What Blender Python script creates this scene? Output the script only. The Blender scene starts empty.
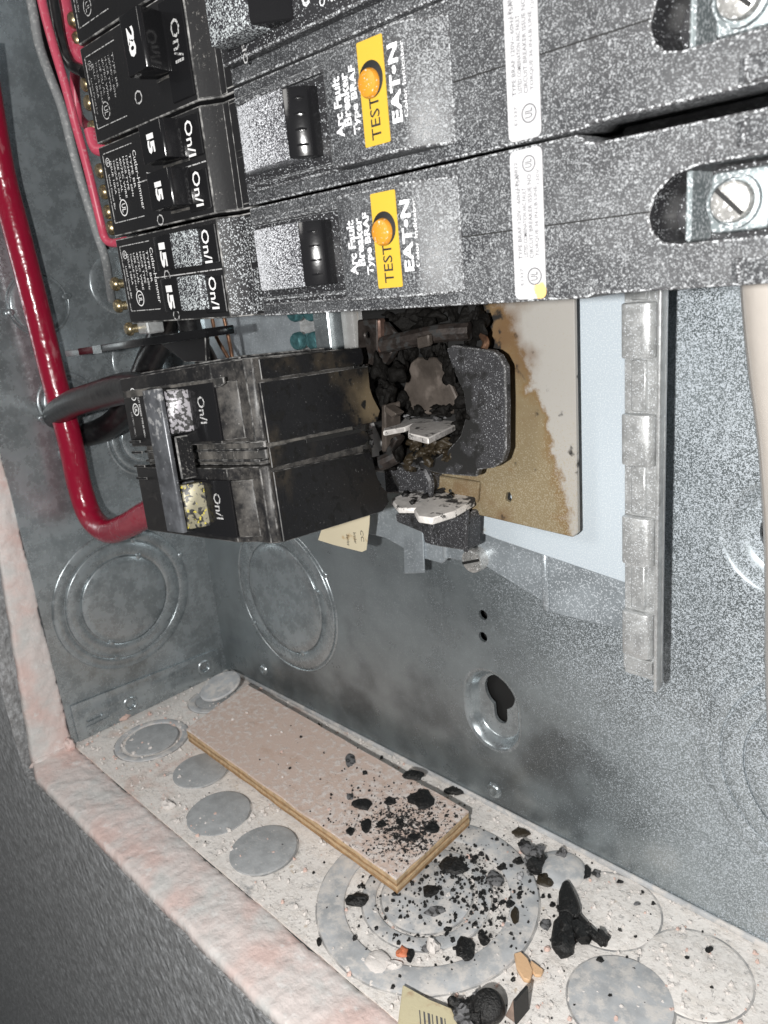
import bpy, bmesh, math, random
from mathutils import Vector, Matrix, noise as mnoise
from mathutils.geometry import tessellate_polygon
SC = bpy.context.scene
COL = SC.collection
S = 0.001                       # all shapes below are written in millimetres
# ---------------------------------------------------------------- camera
CR = Matrix(((0.70323374, 0.70473662, -0.09385417), (0.14535717, -0.27174166, -0.95132947), (-0.6959408, 0.65536461, -0.29353643)))
CC = Vector((371.0155, -208.0028, 215.3358))
CF = 763.95
cd = bpy.data.cameras.new('camera'); cam = bpy.data.objects.new('camera', cd); COL.objects.link(cam)
cd.sensor_fit = 'VERTICAL'; cd.sensor_height = 36; cd.sensor_width = 27; cd.lens = CF / 1024 * 36
cd.clip_start = 0.005; cd.clip_end = 20
m3 = Matrix((CR[0], -CR[1], -CR[2])).transposed()
cam.matrix_world = Matrix.Translation(CC * S) @ m3.to_4x4()
cd.dof.use_dof = True; cd.dof.focus_distance = 0.215; cd.dof.aperture_fstop = 45
SC.camera = cam
# ---------------------------------------------------------------- light: phone flash beside the lens, dim ambient, an added fill lamp
W = bpy.data.worlds.new('World'); SC.world = W; W.use_nodes = True
bg = W.node_tree.nodes['Background']; bg.inputs['Color'].default_value = (0.93, 0.97, 1.0, 1); bg.inputs['Strength'].default_value = 0.055
def lamp(name, typ, loc_mm, energy, size, color=(1, 1, 1), target=None):
    l = bpy.data.lights.new(name, typ); l.energy = energy; l.color = color
    o = bpy.data.objects.new(name, l); COL.objects.link(o); o.location = Vector(loc_mm) * S
    if typ == 'AREA':
        l.shape = 'DISK'; l.size = size * S
        d = Vector(target) - Vector(loc_mm); o.rotation_euler = d.to_track_quat('-Z', 'Y').to_euler()
    else: l.shadow_soft_size = size * S
    return o
cx, cy, cz = Vector(CR[0]), -Vector(CR[1]), Vector(CR[2])
lamp('phone_flash', 'POINT', CC + Vector((0.435, -0.90, 0)) * 66 + Vector((-0.90, -0.435, 0)) * 30 + Vector((0, 0, 4)), 4.0, 4.0, (1.0, 0.985, 0.96))
lamp('fill_lamp', 'AREA', (-150, -1300, 900), 4, 500, (1.0, 0.97, 0.93), (120, -40, 120))  # added soft fill, lifts the far left parts of the box
SC.view_settings.view_transform = 'Standard'; SC.view_settings.look = 'None'
SC.view_settings.exposure = 0.28; SC.view_settings.gamma = 1.0; SC.view_settings.use_curve_mapping = False

# ---------------------------------------------------------------- helpers
def at(px, py, axis, v):
    d = CR.transposed() @ Vector(((px - 384) / CF, (py - 512) / CF, 1.0))
    return CC + d * ((v - CC[axis]) / d[axis])
ORG = {}
def lin(c): return tuple(c) + (1,) if len(c) == 3 else c
class Mats: pass
M = Mats()
def mk(name, base, rough=0.5, metal=0.0, layers=(), bump=None, spec=0.5, var=0.0, var_scale=0.05, coat=0.0, aniso=0.0):
    m = bpy.data.materials.new(name); m.use_nodes = True
    nt = m.node_tree; N = nt.nodes; L = nt.links
    b = N['Principled BSDF']
    b.inputs['Specular IOR Level'].default_value = spec; b.inputs['Coat Weight'].default_value = coat
    b.inputs['Coat Roughness'].default_value = 0.12
    geo = N.new('ShaderNodeNewGeometry')
    pos = N.new('ShaderNodeVectorMath'); pos.operation = 'SCALE'; pos.inputs['Scale'].default_value = 1000.0
    L.new(geo.outputs['Position'], pos.inputs[0]); P = pos.outputs[0]
    def val(x):
        n = N.new('ShaderNodeValue'); n.outputs[0].default_value = x; return n.outputs[0]
    def math_(op, a, bb=None, clamp=False):
        n = N.new('ShaderNodeMath'); n.operation = op; n.use_clamp = clamp
        for i, x in enumerate((a, bb)):
            if x is None: continue
            if isinstance(x, (int, float)): n.inputs[i].default_value = x
            else: L.new(x, n.inputs[i])
        return n.outputs[0]
    def noise(scale, detail=2.0, rough_=0.5, stretch=None, dist=0.0, off=0.0):
        v = P
        if stretch or off:
            mp = N.new('ShaderNodeMapping'); L.new(P, mp.inputs[0])
            mp.inputs['Scale'].default_value = stretch or (1, 1, 1); mp.inputs['Location'].default_value = (off, off * 1.7, -off)
            v = mp.outputs[0]
        n = N.new('ShaderNodeTexNoise'); L.new(v, n.inputs['Vector'])
        n.inputs['Scale'].default_value = scale; n.inputs['Detail'].default_value = detail
        n.inputs['Roughness'].default_value = rough_; n.inputs['Distortion'].default_value = dist
        return n.outputs['Fac']
    def voro(scale, rnd=1.0):
        n = N.new('ShaderNodeTexVoronoi'); L.new(P, n.inputs['Vector']); n.inputs['Scale'].default_value = scale
        n.inputs['Randomness'].default_value = rnd
        return n.outputs['Distance'], n.outputs['Color']
    def maprange(v, lo, hi, a=0.0, c=1.0, smooth=True):
        n = N.new('ShaderNodeMapRange'); n.interpolation_type = 'SMOOTHSTEP' if smooth else 'LINEAR'
        L.new(v, n.inputs['Value'])
        for k, x in (('From Min', lo), ('From Max', hi), ('To Min', a), ('To Max', c)): n.inputs[k].default_value = x
        return n.outputs[0]
    def mix(fac, a, c):
        n = N.new('ShaderNodeMix'); n.data_type = 'RGBA'
        L.new(fac, n.inputs['Factor'])
        for s, x in (('A', a), ('B', c)):
            sock = [i for i in n.inputs if i.identifier == s + '_Color'][0]
            if isinstance(x, tuple): sock.default_value = lin(x)
            else: L.new(x, sock)
        return [o for o in n.outputs if o.identifier == 'Result_Color'][0]
    def mixf(fac, a, c):
        n = N.new('ShaderNodeMix'); n.data_type = 'FLOAT'; L.new(fac, n.inputs[0])
        for i, x in ((2, a), (3, c)):
            if isinstance(x, (int, float)): n.inputs[i].default_value = x
            else: L.new(x, n.inputs[i])
        return n.outputs[0]
    col = lin(base); r = val(rough); mt = val(metal)
    if var:
        f = noise(var_scale, 5.0, 0.6)
        f2 = maprange(f, 0.3, 0.7)
        col = mix(f2, tuple(max(0, x * (1 - var)) for x in base), tuple(min(1, x * (1 + var)) for x in base))
        r = math_('ADD', r, math_('MULTIPLY', math_('SUBTRACT', f2, 0.5), 0.12))
    height = None
    for ly in layers:
        if ly.get('voro'):
            sc_ = ly['voro']
            nn = N.new('ShaderNodeTexNoise'); L.new(P, nn.inputs['Vector']); nn.inputs['Scale'].default_value = sc_ * 1.6; nn.inputs['Detail'].default_value = 2
            sub_ = N.new('ShaderNodeVectorMath'); sub_.operation = 'SUBTRACT'; L.new(nn.outputs['Color'], sub_.inputs[0]); sub_.inputs[1].default_value = (0.5 - ly.get('off', 0), 0.5, 0.5)
            scl = N.new('ShaderNodeVectorMath'); scl.operation = 'SCALE'; L.new(sub_.outputs[0], scl.inputs[0]); scl.inputs['Scale'].default_value = 1.3 / sc_
            ad = N.new('ShaderNodeVectorMath'); L.new(P, ad.inputs[0]); L.new(scl.outputs[0], ad.inputs[1])
            vn = N.new('ShaderNodeTexVoronoi'); L.new(ad.outputs[0], vn.inputs['Vector']); vn.inputs['Scale'].default_value = sc_
            sp = N.new('ShaderNodeSeparateColor'); L.new(vn.outputs['Color'], sp.inputs[0])
            v = math_('ADD', math_('MULTIPLY', sp.outputs[0], 0.6), math_('SUBTRACT', 0.605, math_('MULTIPLY', vn.outputs['Distance'], 0.9)))
        else:
            v = noise(ly['scale'], ly.get('detail', 2.0), ly.get('nr', 0.5), ly.get('stretch'), ly.get('dist', 0.0), ly.get('off', 0.0))
        if 'patch' in ly:
            ps, pa = ly['patch']; v = math_('ADD', v, math_('MULTIPLY', math_('SUBTRACT', noise(ps, 3.0, 0.55, None, 0.0, ly.get('poff', 7.0)), 0.5), pa))
        if 'dir' in ly:
            dv, amt = ly['dir']
            n = N.new('ShaderNodeVectorMath'); n.operation = 'DOT_PRODUCT'; L.new(geo.outputs['Normal'], n.inputs[0]); n.inputs[1].default_value = Vector(dv).normalized()
            v = math_('ADD', v, math_('MULTIPLY', math_('MAXIMUM', n.outputs['Value'], 0.0), amt))
        for (ax, p0, p1, amt) in ly.get('ramps', ()):
            n = N.new('ShaderNodeVectorMath'); n.operation = 'DOT_PRODUCT'; L.new(P, n.inputs[0]); n.inputs[1].default_value = ax
            v = math_('ADD', v, maprange(n.outputs['Value'], p0, p1, 0.0, amt))
        for (c, rad, amt) in ly.get('spots', ()):
            n = N.new('ShaderNodeVectorMath'); n.operation = 'DISTANCE'; L.new(P, n.inputs[0]); n.inputs[1].default_value = c
            v = math_('ADD', v, maprange(n.outputs['Value'], 0.0, rad, amt, 0.0, False))
        mk_ = maprange(v, ly['lo'], ly['hi'])
        if 'op' in ly: mk_ = math_('MULTIPLY', mk_, ly['op'])
        col = mix(mk_, col, ly['color'])
        if 'rough' in ly: r = mixf(mk_, r, ly['rough'])
        if 'metal' in ly or metal > 0: mt = mixf(mk_, mt, ly.get('metal', 0.0))
        if ly.get('h'):
            hh = math_('MULTIPLY', mk_, ly['h']); height = hh if height is None else math_('ADD', height, hh)
    if isinstance(col, tuple): b.inputs['Base Color'].default_value = col
    else: L.new(col, b.inputs['Base Color'])
    L.new(r, b.inputs['Roughness']); L.new(mt, b.inputs['Metallic'])
    if aniso: b.inputs['Anisotropic'].default_value = aniso
    if bump:
        bs, bd, bdet = bump[:3]
        hh = math_('MULTIPLY', noise(bs, bdet, 0.55, bump[3] if len(bump) > 3 else None), bd)
        height = hh if height is None else math_('ADD', height, hh)
    if height is not None:
        bn = N.new('ShaderNodeBump'); bn.inputs['Distance'].default_value = S; bn.inputs['Strength'].default_value = 1.0
        L.new(height, bn.inputs['Height']); L.new(bn.outputs[0], b.inputs['Normal'])
    m['_'] = 1
    return m

class MB:
    def __init__(s): s.bm = bmesh.new()
    def add(s, t, bevel=0, seg=1, ang=0.5):
        if bevel:
            ed = [e for e in t.edges if len(e.link_faces) == 2 and e.calc_face_angle(0) > ang]
            r_ = bmesh.ops.bevel(t, geom=ed, offset=bevel, segments=seg, affect='EDGES', profile=0.5, clamp_overlap=True, material=-1)
            for f in r_['faces']: f.material_index = 1
        me = bpy.data.meshes.new('tmp'); t.to_mesh(me); t.free(); s.bm.from_mesh(me); bpy.data.meshes.remove(me); return s
    def box(s, x0, x1, y0, y1, z0, z1, bevel=0.25, seg=1, rot=None):
        t = bmesh.new(); bmesh.ops.create_cube(t, size=1)
        c = Vector(((x0 + x1) / 2, (y0 + y1) / 2, (z0 + z1) / 2))
        for v in t.verts:
            p = Vector((v.co.x * (x1 - x0), v.co.y * (y1 - y0), v.co.z * (z1 - z0)))
            v.co = c + (rot @ p if rot else p)
        return s.add(t, bevel, seg)
    def prism(s, poly, axis, lo, hi, bevel=0.25, seg=1, holes=(), xf=None):
        """polygon in the two other axes (in x,y,z order) extruded along axis from lo to hi"""
        t = bmesh.new()
        def P3(a, b, c):
            return Vector((c, a, b)) if axis == 0 else Vector((a, c, b)) if axis == 1 else Vector((a, b, c))
        loops = [list(poly)] + [list(h) for h in holes]
        if holes:
            tri = tessellate_polygon([[Vector((p[0], p[1], 0)) for p in lp] for lp in loops])
            flat = [p for lp in loops for p in lp]
            vs = [t.verts.new(P3(p[0], p[1], lo)) for p in flat]
            for f in tri:
                try: t.faces.new([vs[i] for i in f])
                except ValueError: pass
            fs = list(t.faces)
            bmesh.ops.dissolve_limit(t, angle_limit=0.01, verts=[], edges=[e for e in t.edges if len(e.link_faces) == 2])
            fs = list(t.faces)
        else:
            vs = [t.verts.new(P3(p[0], p[1], lo)) for p in poly]; fs = [t.faces.new(vs)]
        ext = bmesh.ops.extrude_face_region(t, geom=fs)
        d = P3(0, 0, hi) - P3(0, 0, lo)
        bmesh.ops.translate(t, verts=[g for g in ext['geom'] if isinstance(g, bmesh.types.BMVert)], vec=d)
        bmesh.ops.recalc_face_normals(t, faces=t.faces)
        if xf:
            for v in t.verts: v.co = xf(v.co)
        return s.add(t, bevel, seg)
    def tube(s, pts, r, seg=14, sub=6, caps=True, rfun=None):
        pts = [Vector(p) for p in pts]; path = []
        if len(pts) == 2: path = [pts[0].lerp(pts[1], i / 4) for i in range(5)]
        else:
            q = [pts[0] * 2 - pts[1]] + pts + [pts[-1] * 2 - pts[-2]]
            for i in range(1, len(q) - 2):
                for k in range(sub):
                    u = k / sub; a, b, c, d = q[i - 1:i + 3]
                    path.append(0.5 * ((2 * b) + (c - a) * u + (2 * a - 5 * b + 4 * c - d) * u * u + (3 * b - a - 3 * c + d) * u ** 3))
            path.append(pts[-1])
        t = bmesh.new(); rings = []
        tan = (path[1] - path[0]).normalized(); nrm = tan.orthogonal().normalized()
        for i, p in enumerate(path):
            tn = (path[min(i + 1, len(path) - 1)] - path[max(i - 1, 0)]).normalized()
            nrm = (nrm - tn * nrm.dot(tn)).normalized(); bn = tn.cross(nrm)
            rr = r * (rfun(i / (len(path) - 1)) if rfun else 1)
            rings.append([t.verts.new(p + (nrm * math.cos(2 * math.pi * k / seg) + bn * math.sin(2 * math.pi * k / seg)) * rr) for k in range(seg)])
        for a, b in zip(rings, rings[1:]):
            for k in range(seg): t.faces.new((a[k], a[(k + 1) % seg], b[(k + 1) % seg], b[k]))
        if caps: t.faces.new(rings[0][::-1]); t.faces.new(rings[-1])
        bmesh.ops.recalc_face_normals(t, faces=t.faces)
        return s.add(t)
    def lathe(s, prof, c, axis=(0, 0, 1), seg=40, closed=False, sx=1.0, up=None):
        """prof: list of (radius, height along axis)"""
        ax = Vector(axis).normalized()
        u = Vector(up) if up else (Vector((1, 0, 0)) if abs(ax.x) < 0.9 else Vector((0, 1, 0)))
        u = (u - ax * u.dot(ax)).normalized(); w = ax.cross(u); c = Vector(c)
        t = bmesh.new(); rings = []
        for (r, h) in prof:
            if r < 1e-6: rings.append([t.verts.new(c + ax * h)])
            else: rings.append([t.verts.new(c + ax * h + (u * math.cos(2 * math.pi * k / seg) * sx + w * math.sin(2 * math.pi * k / seg)) * r) for k in range(seg)])
        pairs = list(zip(rings, rings[1:])) + ([(rings[-1], rings[0])] if closed else [])
        for a, b in pairs:
            for k in range(seg):
                k2 = (k + 1) % seg
                f = [a[k % len(a)], a[k2 % len(a)], b[k2 % len(b)], b[k % len(b)]]
                f = list(dict.fromkeys(f))
                if len(f) > 2: t.faces.new(f)
        bmesh.ops.recalc_face_normals(t, faces=t.faces)
        return s.add(t)
    def blob(s, c, size, seed, sub=1, rough=0.35, rot=0.0):
        t = bmesh.new(); bmesh.ops.create_icosphere(t, subdivisions=sub, radius=1)
        rm = Matrix.Rotation(rot, 3, 'Z'); sv = Vector((seed * 3.7, seed * 1.3, seed * 7.1))
        for v in t.verts:
            k = 1 + rough * 2 * mnoise.noise(v.co * 1.3 + sv)
            p = v.co * k
            v.co = Vector(c) + rm @ Vector((p.x * size[0], p.y * size[1], p.z * size[2]))
        return s.add(t)
    def quad(s, pts):
        t = bmesh.new(); t.faces.new([t.verts.new(Vector(p)) for p in pts]); return s.add(t)
    def build(s, name, mat, parent=None, ang=35, smooth=True, mat2=None, where=None):
        sel = [where(f) for f in s.bm.faces] if where else None
        o0 = ORG.get(parent.name, Vector((0, 0, 0))) if parent else Vector((0, 0, 0))
        for v in s.bm.verts: v.co = (v.co - o0) * S
        me = bpy.data.meshes.new(name); s.bm.to_mesh(me); s.bm.free()
        if smooth:
            me.shade_smooth(); me.set_sharp_from_angle(angle=math.radians(ang))
        me.materials.append(mat)
        e_ = EDGE.get(mat.name)
        if e_: me.materials.append(e_)
        else:
            for p_ in me.polygons: p_.material_index = 0
        if mat2:
            me.materials.append(mat2); last = len(me.materials) - 1
            for p_, k_ in zip(me.polygons, sel):
                if k_: p_.material_index = last
        o = bpy.data.objects.new(name, me); COL.objects.link(o)
        if parent: o.parent = parent; ORG[o.name] = o0
        return o
def tag(o, label=None, cat=None, group=None, kind=None):
    for k, v in (('label', label), ('category', cat), ('group', group), ('kind', kind)):
        if v: o[k] = v
    return o
def thing(name, label, cat, loc=(0, 0, 0), group=None):
    o = bpy.data.objects.new(name, None); COL.objects.link(o); o.empty_display_size = 0.01
    o.location = Vector(loc) * S; ORG[o.name] = Vector(loc)
    return tag(o, label, cat, group)
def single(mb, name, mat, label, cat, org, group=None, **kw):
    """a thing that is one mesh, with its origin at its base"""
    for v in mb.bm.verts: v.co = v.co - Vector(org)
    o = mb.build(name, mat, None, **kw); o.location = Vector(org) * S
    return tag(o, label, cat, group)
EDGE = {}      # worn or dusty bevelled edges of a material
TXT = []
DOWN = Matrix(((0, 1, 0), (0, 0, -1), (-1, 0, 0)))      # reads top to bottom, letter tops towards +X, faces -Y
UP = Matrix(((0, -1, 0), (0, 0, -1), (1, 0, 0)))        # reads bottom to top
FLAT = Matrix(((1, 0, 0), (0, 0, -1), (0, 1, 0)))       # upright, faces -Y
def text(s, pos, length, height, mat, parent, ori=DOWN, bold=0.0, name='lettering'):
    c = bpy.data.curves.new(name, 'FONT'); c.body = s; c.size = 1; c.align_x = 'CENTER'; c.align_y = 'CENTER'
    c.offset = bold; c.resolution_u = 2; c.space_character = 0.78 if s in ('15', '20') else 1.0; c.materials.append(mat); c.extrude = 0.0
    o = bpy.data.objects.new(name, c); COL.objects.link(o); o.parent = parent
    TXT.append((o, length, height, ori, Vector(pos) - ORG.get(parent.name, Vector((0, 0, 0)))))
    return o
def circle(cx_, cz_, r, n=24): return [(cx_ + r * math.cos(2 * math.pi * k / n), cz_ + r * math.sin(2 * math.pi * k / n)) for k in range(n)]
def rrect(x0, x1, z0, z1, r, n=4):
    o = []
    for cx_, cz_, a in ((x1 - r, z0 + r, -90), (x1 - r, z1 - r, 0), (x0 + r, z1 - r, 90), (x0 + r, z0 + r, 180)):
        for k in range(n + 1):
            t = math.radians(a + 90 * k / n); o.append((cx_ + r * math.cos(t), cz_ + r * math.sin(t)))
    return o

def P1(lst, y): return [(q.x, q.z) for q in (at(a, c, 1, y) for a, c in lst)]
# ---------------------------------------------------------------- materials
OVER = (0.74, 0.77, 0.80)       # pale paint overspray
def grain(scale, lo=0.56, hi=0.70, **k):
    d = dict(color=OVER, voro=scale, lo=lo, hi=hi, rough=0.75, patch=(0.10, 0.20), h=0.03); d.update(k); return d
def over(lo=0.55, hi=0.62, scale=2.4, **k):
    d = dict(color=OVER, scale=scale, lo=lo, hi=hi, detail=2.5, rough=0.75, patch=(0.12, 0.16), h=0.03); d.update(k); return d
M.steel = mk('galvanized_steel', (0.38, 0.42, 0.44), 0.26, 0.68, bump=(0.035, 0.5, 2), var=0.2, var_scale=0.12,
    layers=(dict(color=(0.47, 0.52, 0.54), scale=0.55, lo=0.46, hi=0.66, detail=3, rough=0.34, metal=0.6, op=0.35),
            dict(color=(0.20, 0.225, 0.235), scale=0.03, lo=0.44, hi=0.80, detail=2, rough=0.25, metal=0.7, op=0.35, off=21),
            dict(color=(0.46, 0.47, 0.475), scale=0.9, lo=0.52, hi=0.85, detail=6, rough=0.5, metal=0.4, op=0.5, patch=(0.03, 0.3)),))
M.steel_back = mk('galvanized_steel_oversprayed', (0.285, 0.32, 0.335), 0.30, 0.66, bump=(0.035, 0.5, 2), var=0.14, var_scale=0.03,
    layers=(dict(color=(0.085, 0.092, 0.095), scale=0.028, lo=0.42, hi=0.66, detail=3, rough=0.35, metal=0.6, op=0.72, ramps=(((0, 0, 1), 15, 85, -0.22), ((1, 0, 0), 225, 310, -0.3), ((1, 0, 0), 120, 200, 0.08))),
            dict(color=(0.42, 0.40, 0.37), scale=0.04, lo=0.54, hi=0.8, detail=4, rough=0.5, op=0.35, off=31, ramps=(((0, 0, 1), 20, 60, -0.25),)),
            grain(2.0, 0.84, 1.14, ramps=(((0.86, 0, 0.51), 208, 268, 0.30), ((0.86, 0, 0.51), 262, 330, 0.08)), patch=(0.05, 0.2), color=(0.53, 0.58, 0.63), off=3, op=0.8, h=0),
            grain(3.6, 0.82, 1.02, ramps=(((0.86, 0, 0.51), 200, 268, 0.28), ((0.86, 0, 0.51), 262, 330, 0.06)), patch=(0.06, 0.2), color=(0.57, 0.62, 0.67), off=11, op=0.85, h=0)))
M.pan = mk('pan_steel', (0.36, 0.40, 0.43), 0.36, 0.45, bump=(0.06, 0.4, 3), var=0.18, var_scale=0.06,
    layers=(grain(2.0, 0.70, 0.90, ramps=(((1, 0, 0), 190, 262, 0.14),), color=(0.60, 0.64, 0.68), op=0.6, off=6),))
M.steel_rail = mk('rail_steel', (0.50, 0.51, 0.51), 0.35, 0.5, var=0.15, var_scale=0.3, layers=(grain(2.6, 0.58, 1.0, color=(0.58, 0.61, 0.64)),))
M.steel_dusty = mk('dusty_knockout_steel', (0.47, 0.485, 0.50), 0.6, 0.1, bump=(0.5, 0.12, 4), var=0.15, var_scale=0.1,
    layers=(dict(color=(0.66, 0.63, 0.60), scale=0.18, lo=0.43, hi=0.62, detail=8, nr=0.7, rough=0.9, op=0.85, h=0.05),))
M.steel_gray = mk('gray_knockout_steel', (0.40, 0.415, 0.425), 0.6, 0.1, bump=(0.6, 0.15, 4), var=0.12, var_scale=0.2,
    layers=(dict(color=(0.58, 0.56, 0.54), scale=0.9, lo=0.57, hi=0.68, detail=6, nr=0.65, rough=0.9, op=0.55, patch=(0.06, 0.25), h=0.05),))
M.floor = mk('dust_covered_steel', (0.40, 0.41, 0.42), 0.6, 0.25, bump=(0.8, 0.25, 6), var=0.1,
    layers=(dict(color=(0.82, 0.785, 0.75), scale=0.06, lo=0.27, hi=0.43, detail=8, nr=0.68, rough=0.95, h=0.3, ramps=(((1, 0, 0), 150, 260, 0.10),)),
            dict(color=(0.66, 0.50, 0.44), scale=0.07, lo=0.50, hi=0.66, detail=6, nr=0.6, rough=0.95, op=0.7, off=9, ramps=(((1, 0, 0), 60, 170, -0.16),)),
            dict(color=(0.70, 0.645, 0.59), scale=0.28, lo=0.46, hi=0.66, detail=8, nr=0.7, rough=0.95, op=0.5, off=41, h=0.25),
            dict(color=(0.50, 0.48, 0.45), scale=0.9, lo=0.60, hi=0.72, detail=6, rough=0.95, op=0.3, off=5),
            dict(color=(0.86, 0.84, 0.82), scale=0.5, lo=0.58, hi=0.70, detail=7, nr=0.7, rough=0.95, op=0.8, off=55, h=0.3),
            dict(color=(0.22, 0.22, 0.22), scale=0.10, lo=0.60, hi=0.95, detail=7, nr=0.65, rough=0.95, op=0.6, off=61, spots=(((214, -45, 0), 55, 0.35),)),
            dict(color=(0.45, 0.33, 0.20), scale=0.16, lo=0.66, hi=0.74, detail=5, rough=0.95, op=0.6, off=17),
            dict(color=(0.05, 0.05, 0.05), scale=1.3, lo=0.72, hi=0.76, detail=4, rough=0.95, off=3, spots=(((215, -40, 0), 60, 0.14),)),))
M.plastic = mk('black_molded_plastic', (0.013, 0.013, 0.014), 0.40, 0, bump=(1.2, 0.03, 3), spec=0.35,
    layers=(dict(color=(0.30, 0.29, 0.27), scale=1.2, lo=0.66, hi=0.78, detail=5, nr=0.7, rough=0.8, op=0.5, patch=(0.08, 0.25), dir=((1, 0, 0.4), 0.10)),))
M.plastic_dust = mk('dust_coated_black_plastic', (0.022, 0.022, 0.022), 0.5, 0, bump=(1.2, 0.03, 3),
    layers=(dict(color=(0.27, 0.25, 0.225), scale=0.16, lo=0.40, hi=0.80, detail=8, nr=0.6, rough=0.9, op=0.55, stretch=(1, 1, 0.5), dir=((0.7, -0.2, 0.5), 0.12)),
        dict(color=(0.42, 0.41, 0.40), scale=1.6, lo=0.62, hi=0.74, detail=4, rough=0.9, op=0.5)))
M.pole = mk('dust_edged_black_plastic', (0.012, 0.012, 0.013), 0.36, 0, bump=(1.2, 0.03, 3), spec=0.35,
    layers=(dict(color=(0.27, 0.25, 0.225), scale=0.30, lo=0.48, hi=0.95, detail=9, nr=0.72, rough=0.9, op=0.30, ramps=(((1, 0, 0), 186, 197, 0.16), ((1, 0, 0), 199, 206, -0.10)), dir=((0.6, 0, 0.8), 0.12)),
        dict(color=(0.42, 0.41, 0.40), scale=1.6, lo=0.66, hi=0.78, detail=4, rough=0.9, op=0.5)))
M.plastic_gloss = mk('glossy_black_plastic', (0.010, 0.010, 0.011), 0.16, 0, bump=(0.5, 0.03, 2))
M.afci = mk('oversprayed_black_plastic', (0.030, 0.031, 0.034), 0.42, 0,
    layers=(dict(color=(0.075, 0.078, 0.082), scale=0.10, lo=0.36, hi=0.75, detail=8, nr=0.7, rough=0.7, op=0.8),
            grain(2.9, 0.70, 1.0, dir=((1, 0.25, 0), 0.36), color=(0.20, 0.208, 0.216), patch=(0.06, 0.35), ramps=(((1, 0, 0), 214, 275, 0.13),)),
            grain(4.4, 0.68, 0.88, dir=((1, 0.25, 0), 0.34), ramps=(((1, 0, 0), 225, 320, 0.05),), color=(0.32, 0.333, 0.346), off=5, patch=(0.12, 0.25)),
            grain(1.4, 0.84, 0.96, dir=((1, 0.25, 0), 0.1), color=(0.36, 0.372, 0.385), off=2, op=0.8)))
M.afci_light = mk('lightly_oversprayed_black_plastic', (0.022, 0.022, 0.024), 0.35, 0, layers=(grain(3.0, 0.78, 0.88, color=(0.5, 0.52, 0.54)),))
M.rocker = mk('oversprayed_switch_plastic', (0.03, 0.03, 0.035), 0.4, 0, layers=(grain(5.0, 0.30, 0.66, color=(0.72, 0.74, 0.78), patch=(0.2, 0.2), ramps=(((1, 0, 0), 223, 236, -0.16), ((-1, 0, 0), -226, -216, 0.26))),))
M.handle_spray = mk('oversprayed_handle_plastic', (0.03, 0.03, 0.035), 0.4, 0, layers=(grain(3.0, 0.46, 0.64, color=(0.52, 0.56, 0.575), patch=(0.4, 0.25)),))
M.crest_spray = mk('oversprayed_crest_plastic', (0.022, 0.022, 0.024), 0.4, 0, layers=(grain(2.6, 0.56, 0.74, color=(0.42, 0.44, 0.455), patch=(0.3, 0.3)),))
M.print_white = mk('white_print', (0.78, 0.78, 0.78), 0.6)
M.print_gray = mk('worn_white_print', (0.45, 0.45, 0.45), 0.6, layers=(dict(color=(0.06, 0.06, 0.06), scale=1.6, lo=0.52, hi=0.6),))
M.print_spray = mk('speckled_white_print', (0.80, 0.81, 0.83), 0.6, layers=(dict(color=(0.10, 0.10, 0.10), scale=2.4, lo=0.54, hi=0.66),))
M.print_black = mk('black_print', (0.02, 0.02, 0.02), 0.6)
M.print_faint = mk('faint_gray_print', (0.11, 0.11, 0.115), 0.7)
M.label_white = mk('white_paper_label', (0.41, 0.41, 0.42), 0.6, bump=(1.0, 0.02, 2), layers=(dict(color=(0.34, 0.34, 0.35), scale=1.5, lo=0.56, hi=0.7, op=0.4), dict(color=(0.72, 0.42, 0.06), scale=0.6, lo=0.75, hi=0.85, spots=(((292.9, -92.3, 210.0), 2.6, 0.75),), op=0.75)))
M.label_yellow = mk('yellow_label', (0.50, 0.325, 0.035), 0.45, layers=(dict(color=(0.5, 0.36, 0.06), scale=2.5, lo=0.64, hi=0.70, op=0.5),))
M.button = mk('orange_button_plastic', (0.50, 0.215, 0.02), 0.4, layers=(over(0.60, 0.68, 2.0, op=0.5),))
M.hole = mk('recess_black', (0.008, 0.008, 0.008), 0.7)  # near black, paints in the dark of slots, wells and openings
M.screw = mk('zinc_screw', (0.62, 0.61, 0.59), 0.3, 0.75, bump=(1.5, 0.03, 3), var=0.12, var_scale=0.6, layers=(over(0.55, 0.66, 2.0, op=0.6),))
M.lug = mk('pale_lug_metal', (0.25, 0.285, 0.295), 0.5, 0.5, layers=(over(0.5, 0.62, 2.0, op=0.6),))
M.brass = mk('brass_screw', (0.40, 0.33, 0.20), 0.3, 0.9, bump=(1.5, 0.03, 3), var=0.15, var_scale=0.5)
M.red = mk('glossy_red_insulation', (0.30, 0.008, 0.032), 0.22, 0, bump=(0.22, 0.35, 2), spec=0.6,
    layers=(dict(color=(0.50, 0.24, 0.26), scale=0.25, lo=0.6, hi=0.78, detail=6, rough=0.7, op=0.55, stretch=(1, 1, 0.3)),))
M.pink = mk('dull_red_insulation', (0.48, 0.065, 0.11), 0.4, 0, layers=(dict(color=(0.55, 0.33, 0.35), scale=0.8, lo=0.55, hi=0.75, detail=5, rough=0.8, op=0.55),))
M.blackwire = mk('black_insulation', (0.010, 0.010, 0.011), 0.3, 0, bump=(0.2, 0.25, 2), layers=(dict(color=(0.13, 0.13, 0.125), scale=0.3, lo=0.50, hi=0.85, detail=7, rough=0.7, op=0.2, dir=((0, -0.5, 1), 0.12)),))
M.graywire = mk('dusty_gray_insulation', (0.20, 0.21, 0.215), 0.6, 0, layers=(dict(color=(0.5, 0.5, 0.5), scale=0.9, lo=0.52, hi=0.7, detail=6, rough=0.9, op=0.6),))
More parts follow.
